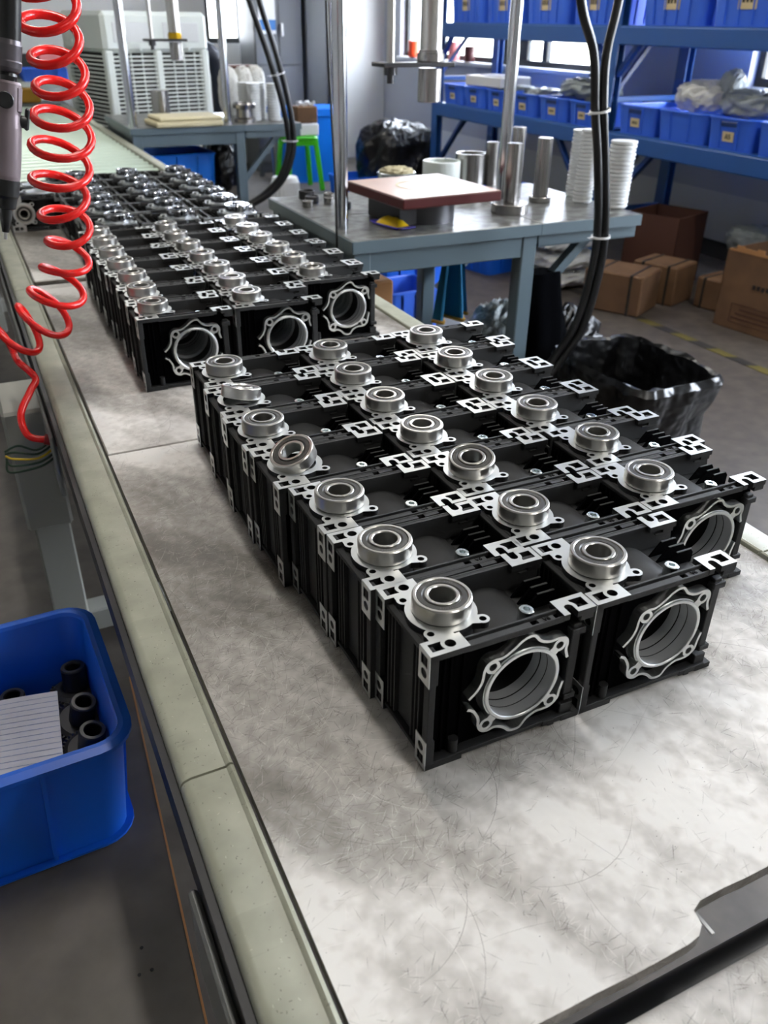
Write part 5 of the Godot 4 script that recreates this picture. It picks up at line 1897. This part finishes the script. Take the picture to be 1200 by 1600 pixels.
func build_floor_things() -> void:
	lined_bin("lined_bin", "bin lined with crumpled black plastic right of the conveyor", Vector3(1.87, 0.0, -1.98), Vector3(0.34, 0.44, 0.44), deg_to_rad(0.0), 3)
	single("black_sack", blob(Vector3(1.97, 0.24, -2.47), Vector3(0.13, 0.24, 0.12), 0.2, 51, 3.0), M.black_bag, "small black sack leaning behind the lined bin", "bag")
	var jl: Array = []
	for i in 13:
		var u := i / 12.0
		var ring := PackedVector3Array()
		for j in 48:
			var an := TAU * j / 48.0
			var w := lerpf(1.0, 0.72, pow(u, 2.0)) * (1.0 + 0.10 * sin(an * 7.0 + u * 2.0) * (1.0 - u * 0.6) + 0.05 * sin(an * 3.0 + u * 7.0))
			ring.append(Vector3(1.745 + cos(an) * 0.115 * w + 0.015 * sin(u * 5.0), lerpf(0.26, 0.665, u) + 0.012 * sin(an * 3.0) * (1.0 - u), -2.36 + sin(an) * 0.06 * w))
		jl.append(ring)
	var jb := MB.new()
	jb.loft(jl, true, true)
	single("dark_jacket", jb, M.dark_cloth, "dark jacket hanging under the side shelf of the near bench", "jacket")
	# cartons by the wall
	var c := carton("carton", "open brown carton with torn rim and dark print at the right edge", Vector3(3.78, 0.0, -2.99), deg_to_rad(8.0), Vector3(0.42, 0.40, 0.50), M.cardboard, true)
	var fl := MB.new()
	for q in 12:
		var z := -0.24 + q * 0.04
		fl.box(Vector3(-0.213, 0.395, z), Vector3(-0.207, 0.405 + 0.022 * absf(sin(q * 1.9)), z + 0.042))
	part("torn_rim", fl, M.cardboard_light, c)
	fl = MB.new()
	fl.at(Transform3D(Basis(Vector3.RIGHT, 0.0), Vector3(-0.2112, 0.24, 0.03)))
	for q in 7:
		fl.bx(Vector3(0, 0.004 * sin(q * 3.0), -0.085 + q * 0.026), Vector3(0.002, 0.022, 0.017))
	part("printed_mark", fl, M.ink, c)
	fl = MB.new()
	fl.bx(Vector3(-0.2112, 0.19, 0.225), Vector3(0.002, 0.05, 0.05))
	part("green_mark", fl, M.green_mark, c)
	fl = MB.new()
	for q: Array in [[0.135, 0.003], [0.04, 0.003]]:
		fl.bx(Vector3(-0.2112, q[0], 0.02), Vector3(0.002, q[1], 0.36))
	for q: float in [-0.16, 0.20]:
		fl.bx(Vector3(-0.2112, 0.0875, q), Vector3(0.002, 0.095, 0.003))
	for q in 3:
		fl.bx(Vector3(-0.2112, 0.112 - q * 0.024, 0.02 - q * 0.02), Vector3(0.002, 0.008, 0.26))
	part("printed_panel", fl, M.cardboard_red, c)
	for i in 3:
		var p: Vector3 = [Vector3(3.26, 0.0, -3.66), Vector3(3.60, 0.0, -3.70), Vector3(3.80, 0, -3.42)][i]
		var s: Vector3 = [Vector3(0.28, 0.22, 0.34), Vector3(0.24, 0.22, 0.28), Vector3(0.22, 0.17, 0.22)][i]
		var o := carton("wrapped_parcel", ["brown paper parcel tied with dark straps, nearest the black hoses", "brown paper parcel in the middle of the row", "smaller brown paper parcel beside the printed carton"][i], p, deg_to_rad([28.0, 20.0, 12.0][i]), s, M.cardboard, false, "brown parcels on the floor")
		for q: float in [-0.28, 0.30]:
			var b := MB.new()
			b.bx(Vector3(0, s.y * 0.5, q * s.z), Vector3(s.x + 0.006, s.y + 0.006, 0.014), 0.002)
			part("strap", b, M.strap, o)
	carton("carton", "open reddish carton standing behind the brown parcels", Vector3(3.86, 0.0, -4.02), deg_to_rad(20.0), Vector3(0.36, 0.42, 0.34), M.cardboard_red, true)
	for i in 2:
		single("silver_bag", blob([Vector3(4.20, 0.30, -3.60), Vector3(4.14, 0.10, -3.52)][i], [Vector3(0.15, 0.08, 0.18), Vector3(0.14, 0.10, 0.15)][i], 0.2, 70 + i, 4.0), M.silver_bag, ["upper shiny silver bag piled behind the printed carton", "lower shiny silver bag beside the printed carton"][i], "bag", "silver bags by the wall")
	for i in 4:
		single("parts_bag", blob(Vector3(3.22 + (i % 2) * 0.02, 0.055 + i * 0.108, -4.22), Vector3(0.19, 0.052, 0.19), 0.18, 80 + i, 3.4), M.white_bag, ["bottom grey-white bag of the pile behind the black hoses", "second bag from the bottom of the pile behind the hoses", "third bag from the bottom of the pile behind the hoses", "topmost bag of the pile behind the black hoses"][i], "bag", "bags piled behind the hoses")
	crate("blue_crate", "dark blue crate under the side shelf of the near bench", Vector3(3.10, 0.0, -4.72), 0.2, Vector3(0.46, 0.50, 0.34), M.crate_blue)
	var yb := MB.new()
	yb.bx(Vector3(3.05, 0.525, -4.70), Vector3(0.12, 0.05, 0.10), 0.01)
	single("yellow_packet", yb, M.yellow, "yellow packet on the dark blue crate under the near bench shelf", "packet")
	# seen under the near bench
	crate("blue_crate", "tall blue crate seen under the near bench, behind the lower crate", Vector3(1.80, 0.196, -3.56), 0.1, Vector3(0.36, 0.40, 0.30), M.crate_blue)
	crate("blue_crate", "light blue crate under the near bench beside the brown carton", Vector3(1.64, 0.196, -3.22), 0.1, Vector3(0.26, 0.22, 0.24), M.bin_blue)
	var pf := MB.new()
	pf.box(Vector3(1.42, 0.0, -3.80), Vector3(2.02, 0.195, -3.06), 0.01)
	single("low_platform", pf, M.cabinet_dark, "low dark platform carrying the blue crates behind the near bench", "platform")
	carton("carton", "small light brown carton under the near bench beside the conveyor", Vector3(1.31, 0.36, -2.86), 0.05, Vector3(0.13, 0.21, 0.18), M.cardboard_light)
	var cs := MB.new()
	cs.box(Vector3(1.22, 0.0, -2.96), Vector3(1.39, 0.359, -2.76), 0.005)
	single("low_stand", cs, M.press_paint, "low grey stand under the small light brown carton", "stand")
	# apron hanging from the bench
	var g: Array = []
	for i in 13:
		var row := PackedVector3Array()
		for j in 15:
			var u := i / 12.0
			var w := j / 14.0
			var wd := lerpf(0.05, 0.17, pow(u, 0.8))
			row.append(Vector3(1.62 + (w - 0.5) * wd, 0.742 - u * 0.335, -2.75 + 0.03 * sin(w * 12.0) * (0.4 + u)))
		g.append(row)
	var ab := MB.new()
	ab.sheet(g, Vector3.BACK, true)
	var ap := single("cloth_apron", ab, M.teal_cloth, "teal cloth with an ochre hem hanging under the near bench", "cloth")
	var hm := MB.new()
	var hem := PackedVector3Array()
	for j in 15:
		hem.append(g[12][j] + Vector3(0, -0.004, 0.004))
	hm.tube(hem, 0.007, 8)
	part("hem", hm, M.ochre, ap)
	crate("blue_crate", "small blue crate far behind the teal cloth", Vector3(2.18, 0.0, -4.45), 0.3, Vector3(0.40, 0.30, 0.30), M.bin_blue)
	single("plastic_sack", blob(Vector3(1.81, 0.30, -2.72), Vector3(0.10, 0.15, 0.09), 0.25, 91, 4.0), M.silver_bag, "grey crumpled plastic sack under the near bench, left of its leg", "bag")

# ---------------------------------------------------------------- far background
func build_background() -> void:
	# evaporative air cooler
	var t := thing("air_cooler", "big white louvred air cooler behind the far press bench", "air cooler", Vector3(1.575, 0, -7.24), 0.25)
	var W := 0.86
	var D := 0.80
	var H := 1.435
	var b := MB.new()
	b.box(Vector3(-W / 2 + 0.035, 0.25, -D + 0.03), Vector3(W / 2 - 0.035, H - 0.26, -0.04), 0.01)
	part("core", b, M.dark_gap, t)
	b = MB.new()
	b.box(Vector3(-W / 2, H - 0.27, -D), Vector3(W / 2, H, 0), 0.03)
	b.box(Vector3(-W / 2, 0.10, -D), Vector3(W / 2, 0.50, 0), 0.02)
	for px: float in [-W / 2, W / 2 - 0.07]:
		for pz: float in [-0.074, -D + 0.004]:
			b.box(Vector3(px + 0.003, 0.48, pz), Vector3(px + 0.067, H - 0.25, pz + 0.07), 0.012)
	b.box(Vector3(-0.03, 0.48, -0.05), Vector3(0.03, H - 0.25, -0.003), 0.012)
	part("casing", b, M.white_green, t)
	for s: float in [-1.0, 1.0]:
		b = MB.new()
		b.box(Vector3(s * 0.20 - 0.15, H - 0.20, -0.01), Vector3(s * 0.20 + 0.15, H - 0.07, 0.004), 0.003)
		part("panel", b, M.white_plastic, t)
		b = MB.new()
		b.at(Transform3D(Basis(Vector3.RIGHT, PI * 0.5), Vector3(s * 0.20, H - 0.255, 0.0)))
		b.lathe([Vector2(0.045, -0.006), Vector2(0.06, -0.006), Vector2(0.06, 0.006), Vector2(0.045, 0.006)], Vector3.ZERO, 20, PI, TAU)
		part("hand_grip", b, M.white_green, t)
	for i in 23:
		var y := 0.525 + i * 0.028
		for s: float in [-1.0, 1.0]:
			b = MB.new()
			var x0 := (-W / 2 + 0.06) if s < 0.0 else 0.025
			b.at(Transform3D(Basis(Vector3.RIGHT, 0.12), Vector3(x0, y, -0.016)))
			b.box(Vector3(0, -0.0055, -0.008), Vector3(W / 2 - 0.085, 0.0055, 0.008), 0.002)
			part("louvre", b, M.white_green, t)
		b = MB.new()
		b.at(Transform3D(Basis(Vector3.BACK, -0.12), Vector3(-W / 2 + 0.012, y, 0)))
		b.box(Vector3(-0.008, -0.0055, -D + 0.06), Vector3(0.008, 0.0055, -0.06), 0.002)
		part("louvre", b, M.white_green, t)
	for px: float in [-0.31, -0.22, -0.13, 0.13, 0.22, 0.31]:
		b = MB.new()
		b.box(Vector3(px - 0.004, 0.50, -0.032), Vector3(px + 0.004, H - 0.26, -0.02))
		part("grille_bar", b, M.white_green, t)
	for px: float in [-0.3, 0.3]:
		for pz: float in [-0.08, -0.72]:
			b = MB.new()
			b.cyl(Vector3(px - 0.015, 0.05, pz), Vector3(px + 0.015, 0.05, pz), 0.05, 16)
			part("castor", b, M.black_rubber, t)
	# grey cabinet with a poster and the dark wall panel beside it
	t = thing("steel_cabinet", "tall grey steel cabinet with a blue and white notice", "cabinet", Vector3(3.15, 0, -9.0))
	b = MB.new()
	b.box(Vector3(-0.25, 0, -0.5), Vector3(0.25, 2.1, 0), 0.01)
	part("body", b, M.cabinet, t)
	for s: Array in [[-0.245, -0.003, 1.0, 2.08], [0.003, 0.245, 1.0, 2.08], [-0.245, 0.245, 0.1, 0.98]]:
		b = MB.new()
		b.box(Vector3(s[0], s[2], 0), Vector3(s[1], s[3], 0.016), 0.003)
		var d := part("door", b, M.cabinet, t)
		if s[2] > 0.5 and s[0] > 0.0:
			b = MB.new()
			b.box(Vector3(0.02, 1.25, 0.016), Vector3(0.045, 1.36, 0.035), 0.004)
			part("handle", b, M.frame_white, d)
	b = MB.new()
	b.box(Vector3(-0.20, 1.27, 0.016), Vector3(-0.03, 1.62, 0.019))
	var po := part("notice", b, M.frame_white, t)
	b = MB.new()
	b.box(Vector3(-0.20, 1.30, 0.019), Vector3(-0.03, 1.39, 0.0205))
	part("blue_band", b, M.poster_blue, po)
	b = MB.new()
	b.box(Vector3(3.42, 0, -9.55), Vector3(3.68, 2.4, -8.95), 0.01)
	single("grey_locker", b, M.cabinet_dark, "darker narrow locker between the grey cabinet and the steel pole", "locker")
	b = MB.new()
	b.cyl(Vector3(3.60, 0, -8.75), Vector3(3.60, 3.49, -8.75), 0.04, 20)
	single("steel_pole", b, M.steel_dull, "slim grey steel pole in front of the narrow locker", "pole")
	# blue drum, stool and what stands on it
	var dr := thing("blue_drum", "large bright blue plastic tank behind the green stool", "tank", Vector3(3.20, 0, -8.45))
	b = MB.new()
	b.loft([rr(0.62, 0.42, 0.08, 0.0), rr(0.66, 0.46, 0.09, 0.60), rr(0.70, 0.50, 0.09, 0.60), rr(0.70, 0.50, 0.09, 0.66), rr(0.60, 0.40, 0.08, 0.66)], true, true)
	part("body", b, M.drum_blue, dr)
	var st := thing("green_stool", "bright green plastic stool in front of the blue tank", "stool", Vector3(2.93, 0, -7.95))
	b = MB.new()
	b.loft([rr(0.30, 0.28, 0.04, 0.44), rr(0.31, 0.29, 0.04, 0.455), rr(0.29, 0.27, 0.04, 0.47)], true, true)
	part("seat", b, M.green_stool, st)
	for sx: float in [-1.0, 1.0]:
		for sz: float in [-1.0, 1.0]:
			b = MB.new()
			b.bar(Vector3(sx * 0.17, 0, sz * 0.16), Vector3(sx * 0.125, 0.45, sz * 0.115), 0.045, 0.03, 0.006)
			part("leg", b, M.green_stool, st)
	for sz: float in [-1.0, 1.0]:
		b = MB.new()
		b.box(Vector3(-0.13, 0.39, sz * 0.125 - 0.01), Vector3(0.13, 0.44, sz * 0.125 + 0.01), 0.004)
		part("skirt", b, M.green_stool, st)
	carton("small_carton", "brown carton on top of the white box on the green stool", Vector3(3.0, 0.575, -7.96), 0.0, Vector3(0.20, 0.14, 0.18), M.cardboard)
	carton("small_box", "white and black box lying on the green stool", Vector3(2.98, 0.471, -7.95), 0.0, Vector3(0.24, 0.10, 0.20), M.frame_white)
	var tn := thing("white_wire", "tangled white wire on the carton above the green stool", "wire")
	b = MB.new()
	var wp: Array = []
	for i in 22:
		wp.append(Vector3(2.93 + 0.007 * i + 0.02 * sin(i * 1.7), 0.735 + 0.02 * sin(i * 2.3), -7.93 + 0.03 * cos(i * 1.3)))
	b.tube(spline(wp, 4), 0.006, 6)
	part("strand", b, M.white_plastic, tn)
	# ribbed pail
	var pl := thing("ribbed_pail", "white ribbed pail upside down on the floor beyond the near bench", "pail", Vector3(2.52, 0, -7.2))
	b = MB.new()
	b.lathe([Vector2(0, 0), Vector2(0.125, 0), Vector2(0.118, 0.20), Vector2(0.105, 0.235), Vector2(0, 0.24)], Vector3.ZERO, 32)
	part("body", b, M.white_plastic, pl)
	for i in 20:
		var a := TAU * i / 20.0
		b = MB.new()
		b.bar(Vector3(cos(a) * 0.126, 0.01, sin(a) * 0.126), Vector3(cos(a) * 0.119, 0.19, sin(a) * 0.119), 0.008, 0.008)
		part("rib", b, M.white_plastic, pl)
	# black sack and small crate by the white wall
	single("black_sack", blob(Vector3(3.75, 0.30, -7.55), Vector3(0.36, 0.30, 0.26), 0.22, 101, 2.6), M.black_bag, "big black sack by the white wall left of the rack", "bag")
	crate("blue_crate", "dark blue crate on the floor left of the big black sack", Vector3(3.33, 0.0, -7.55), 0.0, Vector3(0.40, 0.16, 0.36), M.crate_blue)
	# navy bent duct and reddish box behind the far bench
	var du := thing("bent_duct", "navy blue bent duct standing behind the white bags", "duct")
	b = MB.new()
	b.tube(spline([Vector3(2.36, 0.0, -8.4), Vector3(2.36, 0.75, -8.4), Vector3(2.35, 1.0, -8.4), Vector3(2.26, 1.13, -8.4), Vector3(2.13, 1.12, -8.4), Vector3(2.08, 1.0, -8.4)], 6), 0.085, 18)
	part("pipe", b, M.navy, du)
	carton("carton", "dark reddish box behind the far bench beside the bent duct", Vector3(2.62, 0.86, -8.6), 0.0, Vector3(0.26, 0.16, 0.2), M.cardboard_red)
	var tb := MB.new()
	tb.box(Vector3(2.42, 0.82, -8.8), Vector3(2.85, 0.86, -8.3), 0.003)
	for q: Vector2 in [Vector2(2.44, -8.78), Vector2(2.83, -8.78), Vector2(2.44, -8.32), Vector2(2.83, -8.32)]:
		tb.box(Vector3(q.x - 0.02, 0, q.y - 0.02), Vector3(q.x + 0.02, 0.82, q.y + 0.02))
	single("back_table", tb, M.cabinet, "grey table under the reddish box by the back wall", "table")
	# clutter bench at the far left end of the line
	var fb := thing("far_bench", "pale bench at the far end of the conveyor behind the red coil", "bench", Vector3(0.9, 0, -8.9))
	b = MB.new()
	b.box(Vector3(-0.9, 0.86, -0.3), Vector3(0.55, 0.90, 0.3), 0.004)
	part("top", b, M.white_green, fb)
	for q: Vector2 in [Vector2(-0.86, 0.26), Vector2(0.5, 0.26), Vector2(-0.86, -0.26), Vector2(0.5, -0.26)]:
		b = MB.new()
		b.box(Vector3(q.x - 0.025, 0, q.y - 0.025), Vector3(q.x + 0.025, 0.86, q.y + 0.025))
		part("leg", b, M.frame_white, fb)
	b = MB.new()
	b.box(Vector3(-0.9, 0.90, -0.3), Vector3(0.55, 1.10, -0.27), 0.003)
	part("back_board", b, M.cabinet_dark, fb)
	crate("blue_crate", "blue tray on the far bench behind the red coil", Vector3(0.88, 0.901, -8.8), 0.0, Vector3(0.40, 0.10, 0.26), M.bin_blue)
	carton("small_box", "pink box on the far bench behind the red coil", Vector3(0.98, 0.901, -9.02), 0.2, Vector3(0.26, 0.22, 0.16), M.pink)
	carton("small_box", "dark machine housing on the far bench behind the screwdriver", Vector3(0.45, 0.901, -8.85), 0.0, Vector3(0.34, 0.20, 0.26), M.frame_dark)
	carton("small_box", "orange box on the end of the far roller line", Vector3(0.64, 0.78, -8.2), 0.0, Vector3(0.22, 0.10, 0.22), M.ochre)
	b = MB.new()
	b.box(Vector3(0.2, 0.0, -8.35), Vector3(0.95, 0.775, -8.0), 0.004)
	single("end_cabinet", b, M.cabinet, "grey cabinet at the far end of the roller line", "cabinet")

# ---------------------------------------------------------------- scene
const LAMP := 2.7
const SKY := 5.0

func _ready() -> void:
	rng.seed = 20
	var cam := Camera3D.new()
	cam.name = "camera"
	cam.rotation_order = EULER_ORDER_YXZ
	cam.position = Vector3(0, 1.40, 0)
	cam.rotation = Vector3(-0.53430, -0.45343, 0.013865)
	var ca := CameraAttributesPhysical.new()
	ca.frustum_focal_length = 19.49
	ca.frustum_focus_distance = 1.0
	ca.exposure_aperture = 5.2
	ca.frustum_near = 0.05
	ca.frustum_far = 100.0
	cam.attributes = ca
	add_child(cam)
	cam.fov = 63.253
	var env := Environment.new()
	env.background_mode = Environment.BG_SKY
	var sky := Sky.new()
	var sm := ProceduralSkyMaterial.new()
	sm.sky_top_color = Color(0.90, 0.94, 1.0)
	sm.sky_horizon_color = Color(0.95, 0.97, 1.0)
	sm.ground_horizon_color = Color(0.80, 0.82, 0.80)
	sm.ground_bottom_color = Color(0.55, 0.55, 0.52)
	sm.sky_energy_multiplier = SKY
	sm.ground_energy_multiplier = SKY * 0.8
	sky.sky_material = sm
	env.sky = sky
	env.tonemap_mode = Environment.TONE_MAPPER_LINEAR
	env.tonemap_exposure = 1.0
	env.sdfgi_enabled = true
	env.ssao_enabled = true
	env.ssil_enabled = true
	var we := WorldEnvironment.new()
	we.name = "world"
	we.environment = env
	add_child(we)

	make_materials()
	build_room()
	build_conveyor()
	build_housings()
	build_presses()
	build_rack()
	build_floor_things()
	build_background()
	build_trolley()
	build_tool()
